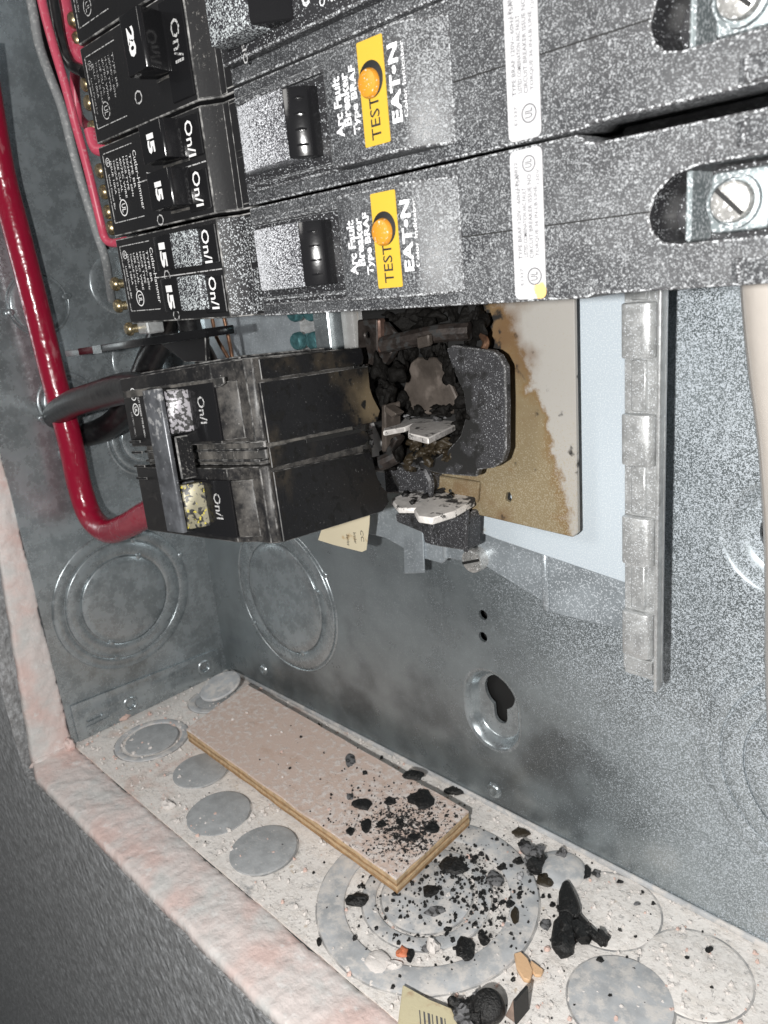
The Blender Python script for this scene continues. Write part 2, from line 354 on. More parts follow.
M.cream = mk('cream_cable_jacket', (0.50, 0.46, 0.42), 0.15, 0, var=0.06, bump=(0.15, 0.15, 2))
M.copper = mk('bare_copper', (0.30, 0.17, 0.11), 0.35, 0.85, var=0.2, var_scale=0.5)
M.rust = mk('heat_stained_copper', (0.036, 0.029, 0.026), 0.5, 0.5, var=0.4, var_scale=0.25, bump=(1.0, 0.08, 4), layers=(dict(color=(0.02, 0.02, 0.02), scale=0.35, lo=0.5, hi=0.62, rough=0.8),))
M.rust_edge = mk('browned_copper_edge', (0.16, 0.10, 0.08), 0.4, 0.6, var=0.3, var_scale=0.3)
M.teal = mk('teal_plated_screw', (0.10, 0.24, 0.26), 0.35, 0.6, var=0.3, var_scale=0.6)
M.alu = mk('aluminum_bus', (0.58, 0.58, 0.57), 0.35, 0.5, var=0.1, layers=(over(0.6, 0.7, 2.0, op=0.6),))
M.insul = mk('pale_blue_insulating_plate', (0.45, 0.51, 0.56), 0.55, 0, bump=(1.5, 0.02, 2), layers=(dict(color=(0.62, 0.66, 0.68), scale=2.5, lo=0.5, hi=0.62, op=0.6, rough=0.8), dict(color=(0.30, 0.27, 0.2), scale=0.3, lo=0.72, hi=0.85, detail=5, spots=(((212, -24, 132), 14, 0.35),), op=0.7)))
M.mica = mk('scorched_tan_sheet', (0.36, 0.345, 0.32), 0.6, 0, bump=(0.8, 0.05, 4),
    layers=(dict(color=(0.17, 0.10, 0.035), scale=0.09, lo=0.40, hi=0.54, detail=8, nr=0.65, rough=0.75, ramps=(((1, 0, 0.35), 301, 319, -0.5),), spots=(((226, -26, 165), 60, 0.30), ((237, -26, 139), 20, 0.2))),
            dict(color=(0.205, 0.160, 0.090), scale=0.09, lo=0.47, hi=0.66, detail=8, nr=0.65, rough=0.75, ramps=(((1, 0, 0.35), 301, 319, -0.5),), spots=(((226, -26, 165), 60, 0.30), ((237, -26, 139), 20, 0.2))),
            dict(color=(0.33, 0.29, 0.21), scale=2.4, lo=0.50, hi=0.60, detail=3, op=0.6, ramps=(((0, 0, 1), 150, 185, -0.12),)),
            dict(color=(0.13, 0.07, 0.028), scale=0.09, lo=0.50, hi=0.90, detail=7, op=0.9, spots=(((236, -26, 196), 26, 0.30), ((226, -26, 143), 14, 0.2)), ramps=(((1, 0, 0), 242, 256, -0.3),)),
            dict(color=(0.012, 0.011, 0.010), scale=0.18, lo=0.64, hi=0.74, detail=6, rough=0.9, spots=(((219, -26, 199), 22, 0.55),))))
M.barrier = mk('speckled_dark_barrier', (0.035, 0.035, 0.038), 0.5, 0, bump=(1.5, 0.05, 3), layers=(over(0.60, 0.68, 2.6, color=(0.42, 0.43, 0.45), op=0.8, patch=(0.09, 0.12)),
    dict(color=(0.008, 0.008, 0.008), scale=0.2, lo=0.55, hi=0.7, detail=5, rough=0.9, spots=(((218, -38, 172), 24, 0.5),))))
M.blade = mk('ash_white_stab_metal', (0.74, 0.71, 0.68), 0.6, 0.15, bump=(1.2, 0.15, 4), var=0.1, var_scale=0.4, layers=(dict(color=(0.03, 0.028, 0.026), scale=0.22, lo=0.60, hi=0.66, detail=7, nr=0.72, rough=0.95, h=0.2, dir=((0, 0, 1), 0.02), ramps=(((0, 1, 0), -44, -32, 0.12),)),))
M.blade_gray = mk('sooted_stab_metal', (0.46, 0.44, 0.425), 0.6, 0.2, bump=(1.2, 0.15, 4), layers=(dict(color=(0.55, 0.53, 0.51), scale=0.5, lo=0.5, hi=0.66, detail=5), dict(color=(0.03, 0.028, 0.026), scale=0.3, lo=0.54, hi=0.66, detail=7, nr=0.7, rough=0.95, h=0.2)))
M.busplate = mk('scorched_bus_plate', (0.075, 0.062, 0.053), 0.55, 0.3, var=0.3, var_scale=0.15, bump=(1.0, 0.08, 4), layers=(dict(color=(0.16, 0.135, 0.118), scale=0.2, lo=0.5, hi=0.7, detail=6, op=0.6),))
M.char = mk('charred_plastic', (0.010, 0.010, 0.010), 0.45, 0, bump=(1.6, 0.4, 4), spec=0.4, layers=(dict(color=(0.10, 0.095, 0.09), scale=0.9, lo=0.56, hi=0.72, detail=5, rough=0.8, op=0.5),))
M.soot = mk('smooth_soot', (0.007, 0.0065, 0.006), 0.62, 0, bump=(0.8, 0.7, 6), spec=0.1)
M.char_brown = mk('brown_charred_plastic', (0.030, 0.022, 0.012), 0.45, 0, bump=(1.6, 0.25, 4))
M.char_gray = mk('gray_ash_flake', (0.16, 0.16, 0.165), 0.7, 0, bump=(1.2, 0.3, 4), layers=(dict(color=(0.03, 0.03, 0.03), scale=0.6, lo=0.48, hi=0.6, detail=4),))
M.end_shell = mk('heat_browned_black_plastic', (0.008, 0.008, 0.009), 0.32, 0, bump=(0.9, 0.03, 3), spec=0.35,
    layers=(dict(color=(0.15, 0.115, 0.07), scale=0.05, lo=0.52, hi=1.0, detail=6, nr=0.6, rough=0.55, spots=(((203, -51, 179), 15, 0.55), ((205, -52, 162), 8, 0.3)), op=0.85),
            dict(color=(0.26, 0.26, 0.26), scale=2.4, lo=0.68, hi=0.74, detail=3, rough=0.8, op=0.6),
            dict(color=(0.004, 0.004, 0.004), scale=0.3, lo=0.55, hi=0.66, detail=4, rough=0.8, spots=(((203, -50, 166), 12, 0.2),), ramps=(((0, 1, 0), -62, -55, 0.0),))))
M.tie = mk('worn_gray_tie_bar', (0.105, 0.11, 0.12), 0.34, 0.25, bump=(0.7, 0.06, 5), var=0.35, var_scale=0.16, layers=(dict(color=(0.5, 0.5, 0.5), scale=0.5, lo=0.6, hi=0.74, detail=6, rough=0.6, op=0.5, ramps=(((0, 0, 1), 165, 192, 0.12),)),))
M.foil = mk('scuffed_silver_print', (0.30, 0.29, 0.31), 0.4, 0.3, layers=(dict(color=(0.02, 0.02, 0.02), scale=0.9, lo=0.47, hi=0.54, detail=5),))
M.burnt_foil = mk('burnt_gold_print', (0.26, 0.24, 0.17), 0.45, 0.3, layers=(dict(color=(0.02, 0.02, 0.02), scale=0.55, lo=0.48, hi=0.56, detail=5), dict(color=(0.45, 0.38, 0.06), scale=0.8, lo=0.6, hi=0.68)))
M.groove = mk('gap_shade_gray', (0.27, 0.27, 0.27), 0.8, 0, layers=(dict(color=(0.66, 0.63, 0.60), scale=0.15, lo=0.40, hi=0.70, detail=6, rough=0.95),))  # gap shade put into the color, dust patches over it
M.ply_top = mk('dusty_plywood_face', (0.66, 0.52, 0.45), 0.85, 0, bump=(1.2, 0.12, 5),
    layers=(dict(color=(0.76, 0.69, 0.65), scale=0.35, lo=0.42, hi=0.60, detail=8, nr=0.7, rough=0.95, h=0.1, spots=(((100, -35, 8), 60, -0.10),)),
            dict(color=(0.55, 0.38, 0.29), scale=0.12, lo=0.55, hi=0.72, detail=6, op=0.55, off=4),
            dict(color=(0.40, 0.37, 0.36), scale=1.5, lo=0.60, hi=0.70, detail=4, op=0.5),
            dict(color=(0.018, 0.017, 0.017), scale=0.55, lo=0.66, hi=0.72, detail=7, nr=0.74, rough=0.95, spots=(((185, -38, 8), 34, 0.19), ((190, -42, 8), 16, 0.06)), ramps=(((1, 0, 0), 100, 150, 0.02),)),))
M.ply_a = mk('pale_plywood_veneer', (0.52, 0.375, 0.225), 0.75, 0, bump=(1.0, 0.2, 5, (0.15, 1, 1)), var=0.2, var_scale=0.4)
M.ply_b = mk('brown_plywood_veneer', (0.34, 0.205, 0.10), 0.75, 0, bump=(1.0, 0.2, 5, (0.15, 1, 1)), var=0.25, var_scale=0.4)
M.compound = mk('pink_painted_compound', (0.74, 0.67, 0.645), 0.6, 0, bump=(0.22, 1.0, 7),
    layers=(dict(color=(0.66, 0.655, 0.64), scale=0.06, lo=0.42, hi=0.66, detail=7, nr=0.62, rough=0.65),
            dict(color=(0.74, 0.545, 0.50), scale=0.05, lo=0.42, hi=0.68, detail=6, op=0.85, off=8),
            dict(color=(0.82, 0.80, 0.785), scale=0.25, lo=0.56, hi=0.72, detail=7, op=0.7, off=14),
            dict(color=(0.42, 0.40, 0.385), scale=0.5, lo=0.68, hi=0.78, detail=5, op=0.5, off=24)))
M.wall = mk('gray_textured_wall_paint', (0.27, 0.275, 0.28), 0.5, 0, bump=(0.30, 2.2, 5, (1.0, 1, 0.6)), layers=(dict(color=(0.60, 0.62, 0.64), scale=0.5, lo=0.40, hi=0.68, detail=6, nr=0.62, stretch=(1, 1, 0.6), op=0.7), dict(color=(0.14, 0.14, 0.14), scale=0.42, lo=0.52, hi=0.74, detail=6, nr=0.62, stretch=(1, 1, 0.6), op=0.55, off=6),dict(color=(0.55, 0.55, 0.55), scale=0.45, lo=0.66, hi=0.74, detail=5, stretch=(1, 1, 0.35), op=0.5, patch=(0.03, 0.2)),))  # light and dark flecks paint in the shading of the roller relief
M.cavity = mk('dark_wood_stud', (0.05, 0.035, 0.025), 0.9)
M.crumb = mk('plaster_crumb', (0.72, 0.68, 0.65), 0.95, 0, bump=(1.5, 0.2, 3))
M.crumb_pink = mk('pink_plaster_chip', (0.68, 0.50, 0.44), 0.95, 0, bump=(1.5, 0.2, 3))
M.chip_tan = mk('tan_plastic_chip', (0.70, 0.46, 0.27), 0.5, 0, bump=(1.0, 0.1, 3))
M.chip_orange = mk('orange_chip', (0.62, 0.20, 0.10), 0.6)
M.card = mk('yellowed_card', (0.60, 0.54, 0.36), 0.7, 0, bump=(1.2, 0.1, 4), layers=(dict(color=(0.40, 0.26, 0.16), scale=0.2, lo=0.52, hi=0.68, detail=6, op=0.7),))
M.tagmat = mk('cream_paper_tag', (0.74, 0.66, 0.48), 0.6, 0, layers=(dict(color=(0.5, 0.3, 0.1), scale=0.2, lo=0.72, hi=0.85, detail=5, op=0.6, spots=(((164, -30, 124), 10, 0.3),)),))
M.brown = mk('brown_fiber_piece', (0.30, 0.22, 0.18), 0.7, 0, bump=(1.2, 0.1, 4), var=0.2, var_scale=0.3)

M.edge_black = mk('dusty_worn_plastic_edge', (0.03, 0.03, 0.03), 0.5, 0, layers=(dict(color=(0.40, 0.395, 0.385), scale=0.3, lo=0.38, hi=0.74, detail=6, nr=0.65, rough=0.85),))
M.edge_afci = mk('oversprayed_plastic_edge', (0.05, 0.05, 0.053), 0.5, 0, layers=(grain(2.6, 0.46, 0.64, color=(0.44, 0.455, 0.47)),))
M.edge_barrier = mk('pale_barrier_edge', (0.05, 0.05, 0.05), 0.5, 0, layers=(grain(1.6, 0.36, 0.95, color=(0.30, 0.30, 0.31)),))
M.edge_shell = mk('scuffed_shell_edge', (0.02, 0.02, 0.02), 0.45, 0, layers=(dict(color=(0.34, 0.33, 0.32), scale=0.25, lo=0.40, hi=0.80, detail=6, nr=0.65, rough=0.85),))
for a_, b_ in ((M.blade_gray, M.blade), (M.plastic, M.edge_black), (M.pole, M.edge_shell), (M.plastic_dust, M.edge_shell), (M.end_shell, M.edge_shell), (M.afci, M.edge_afci), (M.afci_light, M.edge_afci), (M.barrier, M.edge_barrier)): EDGE[a_.name] = b_
# ================================================================ ENCLOSURE
XW, ZH, D = 362.0, 420.0, 95.0
enc = thing('electrical_enclosure', 'galvanized steel electrical panel box recessed in the gray wall, dust on its floor', 'electrical panel', (0, 0, 0))
def ring_pts(c, r, n=40): return circle(c[0], c[1], r, n)
# keyhole dimple outline (stadium)
def stadium(cx_, cz0, cz1, r, n=10):
    o = []
    for k in range(n + 1): t = math.pi * k / n; o.append((cx_ + r * math.cos(t), cz1 + r * math.sin(t)))
    for k in range(n + 1): t = math.pi + math.pi * k / n; o.append((cx_ + r * math.cos(t), cz0 + r * math.sin(t)))
    return o
KH = (201.0, 42.5, 51.0, 13.6)
RB = (305.0, 138.0)
back_holes = [stadium(*KH), circle(199.6, 88.2, 2.1, 14), circle(198.9, 78.7, 2.1, 14), circle(RB[0], RB[1], 17, 36), circle(200, 8.8, 3.6, 20), circle(40.5, 13, 3.2, 20)]
MB().prism([(-1.2, -1.2), (XW + 1.2, -1.2), (XW + 1.2, ZH), (-1.2, ZH)], 1, 0, 1.2, 0, holes=back_holes).build('back_panel', M.steel_back, enc)
# keyhole dimple: lofted outlines pressed back, keyhole opening in its floor
def loft(outs):
    b = MB(); t = bmesh.new(); rings = [[t.verts.new(Vector(p)) for p in o] for o in outs]
    n = len(rings[0])
    for a, c in zip(rings, rings[1:]):
        for k in range(n): t.faces.new((a[k], a[(k + 1) % n], c[(k + 1) % n], c[k]))
    bmesh.ops.recalc_face_normals(t, faces=t.faces)
    return b.add(t)
def resample(poly, n, c):
    out = []
    for k in range(n):
        a = 2 * math.pi * k / n; d = Vector((math.cos(a), math.sin(a))); best = 0
        for p, q in zip(poly, poly[1:] + poly[:1]):
            p = Vector(p) - Vector(c); q = Vector(q) - Vector(c); e = q - p
            den = d.x * e.y - d.y * e.x
            if abs(den) < 1e-9: continue
            t = (p.x * e.y - p.y * e.x) / den; u = (p.x * d.y - p.y * d.x) / den
            if -1e-6 <= u <= 1 + 1e-6 and t > best: best = t
        out.append((c[0] + d.x * best, c[1] + d.y * best))
    return out
n = 64; kc = (201.0, 49.5)
def lvl(poly, y): return [(p[0], y, p[1]) for p in resample(poly, n, kc)]
keyhole = circle(201.6, 53.0, 7.4, 40)
kh = [(204.9, 46.4), (204.8, 41.4), (203.8, 39.4), (201.6, 38.7), (199.4, 39.4), (198.4, 41.4), (198.3, 46.4)]
kp = [p for p in keyhole if p[1] > 46.6]; kp.sort(key=lambda p: math.atan2(p[0] - 201.6, p[1] - 53.0))
keypoly = kp + kh
s1 = lambda r: stadium(KH[0], KH[1], KH[2], r)
loft([lvl(s1(14.2), -0.06), lvl(s1(13.5), 0.02), lvl(s1(12.6), 0.5), lvl(s1(11.4), 2.6), lvl(s1(10.4), 4.4), lvl(s1(10.0), 4.9), lvl(s1(9.7), 5.0), lvl(keypoly, 5.0), lvl(keypoly, 6.4)]).build('keyhole_mount', M.steel, enc, ang=75)
MB().lathe([(17.6, -0.06), (17, 0.0), (16.2, 0.4), (14, 2.6), (12, 4.3), (11.0, 4.6), (8.0, 4.6), (8.0, 6)], (RB[0], 0, RB[1]), (0, 1, 0), 44).build('round_mount', M.steel_back, enc, ang=50)
for (x, z, r) in ((200, 8.8, 3.6), (40.5, 13, 3.2)):
    MB().lathe([(r, 0), (r * .86, -1.0), (r * .55, -1.6), (r * .3, -1.2), (0, -0.6)], (x, 0, z), (0, 1, 0), 24).build('dimple', M.steel, enc, ang=60)
MB().prism([(-1.2, -1.2), (XW + 1.2, -1.2), (XW + 1.2, ZH), (-1.2, ZH)], 1, 9, 40, 0).build('black_backing', M.hole, enc)  # added black sheet that keeps the openings in the back panel dark
# side wall (X=0), right wall, top, bottom
MB().box(-1.2, 0, -D, 0, -1.2, ZH, 0).build('side_panel', M.steel, enc)
MB().box(XW, XW + 1.2, -D, 0, -1.2, ZH, 0).build('side_panel', M.steel, enc)
MB().box(-1.2, XW + 1.2, -D, 1.2, ZH, ZH + 1.2, 0).build('top_panel', M.steel, enc)
MB().box(0.05, XW - 0.05, -D, -0.05, -1.2, 0, 0).build('bottom_panel', M.floor, enc)
# folded flange of the bottom pan on the left wall, with two pierced bosses and a slot
MB().prism([(-92, 0.2), (-4, 0.2), (-4, 15.5), (-8, 16.2), (-88, 21), (-92, 21)], 0, 0.1, 1.1, 0.35, 2, holes=[circle(-61.5, 7.6, 2.6, 18), circle(-14.5, 8.8, 2.6, 18), rrect(-86, -77, 8.3, 11.3, 1.4)]).build('flange', M.steel, enc)
for y, z in ((-61.5, 7.6), (-14.5, 8.8)):
    MB().lathe([(4.4, 1.1), (3.8, 1.7), (2.9, 1.7), (2.4, 0.9), (2.4, 0.2), (0, 0.2)], (0, y, z), (1, 0, 0), 28).build('pierced_boss', M.steel, enc, ang=60)
MB().box(1.0, 1.7, -87, -74, 5.2, 6.6, 0.3).build('slot_lip', M.steel, enc)
# flange of bottom along the back wall
MB().box(6, XW - 4, -1.3, -0.1, 0.2, 2.6, 0.5, 2).build('back_flange', M.steel_dusty, enc)

def knock(c, axis, radii, mat, tabs=(), up=0.0):
    """concentric knockout: thin raised plate with a rounded pressed ridge round each ring, and its tie tabs"""
    ax = Vector(axis)
    u = Vector((1, 0, 0)) if abs(ax.x) < 0.9 else Vector((0, 1, 0)); w = ax.cross(u)
    for i, r in enumerate(radii):
        nx = radii[i + 1] + 0.55 if i + 1 < len(radii) else 0
        h = 0.55 + 0.35 * i
        if nx: p_ = [(r, 0.02), (r - 0.12, h - 0.25), (r - 0.5, h), (nx + 0.45, h), (nx + 0.1, h - 0.2), (nx, 0.02)]
        else: p_ = [(r, 0.02), (r - 0.12, h - 0.25), (r - 0.5, h), (r * 0.8, h + 0.06), (0, h + 0.25)]
        k = MB().lathe(p_, c, axis, 64)
        for a in tabs[i] if i < len(tabs) else ():
            t = math.radians(a); p = Vector(c) + (u * math.cos(t) + w * math.sin(t)) * (r + 0.2)
            k.lathe([(1.7, 0.02), (1.5, h + 0.1), (0.9, h + 0.35), (0, h + 0.35)], p, axis, 10)
        k.build('knockout_ring' if nx else 'knockout_disc', mat, enc, ang=50)
# left wall knockouts (X = 0)
knock((0, -52.5, 66), (1, 0, 0), (38.0, 31.5, 23.5), M.steel, ((20,), (250, 70), (240, 60)))
knock((0, -63.5, 218), (1, 0, 0), (14.5, 13.0), M.steel, ((10, 190), (10, 190)))
knock((0, -23, 224), (1, 0, 0), (14.5,), M.steel)
knock((0, -60, 172), (1, 0, 0), (14.5, 11.5), M.steel, ((200,),))
knock((0, -20, 186), (1, 0, 0), (14.0,), M.steel)
knock((0, -25, 147), (1, 0, 0), (20.0, 17.5, 12.5), M.steel, ((160,),))
MB().lathe([(3.2, 0.05), (2.8, 0.9), (1.6, 1.3), (0.9, 0.4), (0, 0.3)], (0, -66.5, 148), (1, 0, 0), 22).build('dimple', M.steel, enc, ang=60)
# back wall
knock((70.5, 0, 64), (0, -1, 0), (40.5, 38.6, 29.5), M.steel, ((215, 30), (215,), (290, 20)))
knock((325, 0, 68), (0, -1, 0), (41, 34, 27), M.steel_back)
# bottom
def plate(c, r0, r1, h, mat, name, seg=56, tilt=None):
    ax = tilt or (0, 0, 1)
    if r0 > 0: p = [(r0, 0.0), (r0 + 0.15, h - 0.15), (r0 + 0.5, h), (r1 - 0.5, h), (r1 - 0.12, h - 0.15), (r1, 0.0)]
    else: p = [(0, h), (r1 - 0.6, h), (r1 - 0.15, h - 0.15), (r1, 0.0), (r1 - 0.2, -0.5), (0, -0.5)]
    o = MB().lathe(p, c, ax, seg).build(name, mat, enc, ang=50)
    MB().lathe([(r1 - .1, 0.06), (r1 + .1, 0.14), (r1 + .5, 0.1), (r1 + .6, 0.0)], c, ax, seg).build('gap_ring', M.groove, o)  # raised ring, stands in for the dark gap around the plate
    return o
BK = (209.5, -53.5, 0)
plate(BK, 30.0, 40.0, 0.9, M.steel_dusty, 'knockout_ring')
plate(BK, 18.5, 23.5, 0.9, M.steel_dusty, 'knockout_ring')
plate(BK, 0, 16.5, 0.8, M.steel_dusty, 'knockout_disc')
plate((31.3, -66.7, 0), 15.2, 18.5, 0.7, M.steel_dusty, 'knockout_ring')
for x, y, r in ((31.3, -66.7, 13.4), (75.3, -64.9, 13.2), (108.9, -76.8, 13.8), (142.6, -77.6, 13.8)):
    plate((x, y, 0), 0, r, 0.9, M.steel_gray, 'knockout_disc', 56, Vector((0.025 * math.sin(x), 0.03 * math.cos(x * 1.7), 1)).normalized())
plate((23.5, -24.9, 0), 9.5, 13.5, 0.6, M.steel_dusty, 'knockout_ring')
MB().lathe([(0, 0.15), (9.4, 0.15), (9.6, 0.05)], (23.5, -24.9, 0), (0, 0, 1), 40).build('knockout_recess', M.steel_gray, enc)
MB().lathe([(0, 0.8), (11.2, 0.8), (11.8, 0.3), (11.8, -0.3), (11, -0.8), (0, -0.8)], (27.0, -20.8, 8.0), Vector((-0.05, -0.28, 1)).normalized(), 40).build('knockout_disc', M.steel_dusty, enc)['label'] = 'bent up knockout disc dusted pink'
MB().tube([(19, -17, 0.3), (20, -15, 4), (22, -14, 7.6)], 1.4, 8).build('tie_tab', M.steel_dusty, enc)
plate((281.7, -46.1, 0), 0, 15.5, 0.7, M.steel_dusty, 'knockout_disc')
plate((262.0, -17.5, 0), 0, 17.0, 0.22, M.floor, 'knockout_disc')
plate((294.5, -23.0, 0), 0, 16.5, 0.35, M.floor, 'knockout_disc')
MB().lathe([(0, 2.6), (5, 2.4), (8, 1.6), (9.3, 0.6), (9.6, 0)], (239.2, -12.6, 0), (0, 0, 1), 40).build('knockout_disc', M.steel_dusty, enc, ang=60)
plate((165, -30, 0), 0, 14, 0.6, M.steel_gray, 'knockout_disc')

# ================================================================ WALL AND PLASTER EDGE
b = MB().prism([(-900, -700), (1300, -700), (1300, 1100), (-900, 1100)], 1, -119, -96, 0, holes=[[(-7, -7), (-7, ZH + 8), (XW + 8, ZH + 8), (XW + 8, -7)]])
tag(b.build('wall', M.wall), kind='structure')
def lip(side):
    """ragged joint compound strip lining the cut edge of the wall opening"""
    b = MB(); t = bmesh.new(); rows = []
    n_ = 260; cols = 18
    L0, L1 = (-4, XW + 8) if side in ('bottom', 'top') else (-2, ZH + 4)
    for i in range(n_ + 1):
        s = L0 + (L1 - L0) * i / n_; row = []
        wob = mnoise.noise(Vector((s * 0.05, side == 'left', 2.0)))
        for j in range(cols + 1):
            f = j / cols
            if side == 'left':
                yo = -115.2 + min(15.5, max(0, s) * 0.083) + 0.5 * mnoise.noise(Vector((s * .09, 5, 1)))
            else: yo = -119.6 + max(0, 14 - s) * .25 + 0.5 * mnoise.noise(Vector((s * .07, 9, 1)))
            yi = -93.9 + 1.1 * wob + 0.8 * mnoise.noise(Vector((s * .35, 3, 3))) + 0.5 * mnoise.noise(Vector((s * 1.1, 6, 3)))
            y = yi + (yo - yi) * f
            h = 0.5 + 0.8 * math.sin(math.pi * min(1, f * 1.05)) + 0.6 * mnoise.noise(Vector((s * 0.05, y * 0.10, 4.0))) + 0.55 * mnoise.noise(Vector((s * 0.25, y * 0.22, 8.0))) + 0.2 * mnoise.noise(Vector((s * 0.9, y * 0.5, 8.0)))
            if f == 0: h = -3.0
            if j == 1: h = h * 0.4 - 0.2
            if f > 0.96: h = -2.2 if side != 'left' else -2.6
            if side == 'bottom': p = (s, y, h - 0.9)
            elif side == 'top': p = (s, y, ZH + 1.5 - h)
            elif side == 'left': p = (h - 1.6, y, s)
            else: p = (XW + 1.6 - h, y, s)
            row.append(t.verts.new(Vector(p)))
        rows.append(row)
    for a, c in zip(rows, rows[1:]):
        for k in range(cols): t.faces.new((a[k], a[k + 1], c[k + 1], c[k]))
    # thickness behind, so the strip is solid
    bmesh.ops.recalc_face_normals(t, faces=t.faces)
    b.add(t); return b
comp = thing('plaster_edge', 'ragged pink and white plaster strip edging the hole in the gray wall', 'plaster', (0, -107, 0))
for sd in ('bottom', 'left', 'top', 'right'):
    o = lip(sd).build('plaster_strip', M.compound, comp, ang=80)
    sm = o.modifiers.new('solid', 'SOLIDIFY'); sm.thickness = 0.004; sm.offset = 0 if sd == 'x' else -1
# corner daub of plaster
MB().blob((-2.5, -105, -2.2), (4.5, 10.5, 4.0), 4, 3, 0.18).build('plaster_daub', M.compound, comp, ang=80)
MB().blob((2.5, -97.2, 2.0), (4.0, 2.4, 3.2), 9, 3, 0.3).build('plaster_daub', M.compound, comp, ang=80)

# ================================================================ BUS ASSEMBLY
bus = thing('bus_assembly', 'scorched bus and mounting bracket on the back of the box with burnt stabs', 'bus bar', (205, -1, 110))
# steel mounting pan under the insulator
MB().prism([(60, 420), (60, 118), (165, 118), (183, 113.5), (194, 113.2), (197, 116), (214, 116.5), (238, 108.5), (239.5, 105.5), (270, 106.5), (270, 420)], 1, -15, -13.4, 0.4).build('mounting_pan', M.pan, bus)
MB().prism([(237.4, -15.1), (238.2, -16.0), (239.4, -16.0), (240.2, -15.1)], 2, 106.4, 126, .2).build('pan_fold', M.pan, bus)
MB().prism([(195.0, -15.1), (195.6, -15.8), (196.6, -15.8), (197.2, -15.1)], 2, 116.0, 140, .2).build('pan_fold', M.pan, bus)
MB().box(62, 262, -13.3, -0.2, 135, 139, 0.3).build('pan_standoff', M.steel, bus)
MB().prism(P1([(402, 500), (422, 510), (424, 573), (404, 574)], -16), 1, -16, -15.1, 0.3).build('pan_tab', M.pan, bus)
# pale blue insulating plate
MB().prism([(190, 420), (190, 138.5), (212.5, 131.5), (224.0, 129.6), (272, 124.2), (272, 420)], 1, -20.0, -18.0, 0.35).build('insulating_plate', M.insul, bus)
# scorched tan sheet
z_b = 137.2
MB().prism([(170, 300), (170, 150), (219, 149.5), (219, 141.5), (222, 140.0), (257.0, 138.6), (258.6, 140.2), (259.5, 300)], 1, -27.2, -25.6, 0.25, holes=[[(233.3, 146.5), (235.2, 145.8), (236, 147.6), (235.3, 149.2), (234.0, 149.0)], circle(228.4, 198.3, 1.1, 10)]).build('scorched_sheet', M.mica, bus)
# slotted breaker rail: web, lip and alternating hooks
MB().box(270.0, 281.3, -21.4, -20.2, 96.5, 420, 0.3).build('rail_web', M.steel_rail, bus)
MB().box(280.1, 281.2, -23.8, -19.6, 94.5, 420, 0.45, 2).build('rail_lip', M.steel_rail, bus)
for k in range(8):
    z0 = 104.0 + 28.4 * k
    MB().prism([(270.3, -21.3), (270.4, -23.6), (271.2, -24.2), (276.4, -24.4), (278.2, -23.9), (279.2, -22.6), (279.4, -21.3)], 2, z0, z0 + 13.9, 0.6, 2).build('rail_hook', M.steel_rail, bus)
    MB().prism([(272.3, -21.2), (272.5, -22.3), (276.5, -22.3), (276.8, -21.2)], 2, z0 + 14.4, z0 + 27.9, 0.3).build('rail_bridge', M.steel_rail, bus)
MB().box(270.3, 279.2, -23.0, -21.3, 98.6, 103.2, 0.4).build('rail_foot', M.steel_rail, bus)
# slotted screw in the pan
def slot_screw(c, r, mat, parent, ang=0.0, h=2.2, axis='Y'):
    b = MB(); a = math.radians(ang); cc = Vector(c)
    b.lathe([(0, 0), (r * .72, 0), (r * .95, 0.35), (r, 0.9), (r, h), (0, h)], cc, (0, 1, 0), 32)
    o = b.build('screw', mat, parent, ang=40)
    d = Vector((math.cos(a), 0, math.sin(a))); rot = Matrix.Rotation(-a, 3, 'Y')
    MB().box(cc.x - r * .9, cc.x + r * .9, cc.y - 0.12, cc.y + 0.4, cc.z - r * .11, cc.z + r * .11, 0, rot=rot).build('screw_slot', M.hole, o)
    return o
p = at(476, 559, 1, -16.5); slot_screw((p.x, -19.5, p.z), 4.3, M.screw, bus, 20, 6)
# barrier plate with rounded corner and a burnt-through centre
YB = -38.0
outer = P1([(446, 349), (452, 345), (472, 348), (492, 351), (499, 356), (505, 367), (506, 400), (506, 450), (502, 462), (493, 468), (478, 470), (476, 477), (440, 474), (404, 465), (384, 460), (386, 450), (396, 452), (410, 460), (428, 462), (446, 452), (460, 436), (466, 415), (463, 392), (452, 368)], YB)
MB().prism(outer, 1, YB, YB + 2.6, 0.4).build('barrier_plate', M.barrier, bus)
# charred lumps lining the burnt hole
rng = random.Random(5); b = MB()
ring = [(393, 372), (401, 362), (412, 356), (427, 352), (441, 352), (449, 362), (455, 374), (461, 388), (465, 402), (466, 416), (463, 430), (456, 441), (447, 450), (437, 458), (426, 461), (414, 459), (404, 452), (396, 444)]
for i, q in enumerate(ring):
    for r_ in range(2):
        p = at(q[0] + rng.uniform(-5, 4), q[1] + rng.uniform(-4, 4), 1, YB + 1.5 + rng.uniform(-1.5, 3.5))
        b.blob(p, (rng.uniform(1.6, 3.0), rng.uniform(1, 1.8), rng.uniform(1.6, 3.0)), i * 7 + r_, 3, 0.48, rng.uniform(0, 6))
b.build('charred_crust', M.soot, bus, ang=80)
b = MB()
for i in range(34):
    p = at(rng.uniform(408, 452), rng.uniform(440, 468), 1, YB + rng.uniform(0, 5))
    b.blob(p, (rng.uniform(1.4, 3.4), rng.uniform(1, 2), rng.uniform(0.8, 2.2)), 200 + i, 3, 0.32, rng.uniform(0, 6))
b.build('melted_crust', M.char_brown, bus, ang=70)
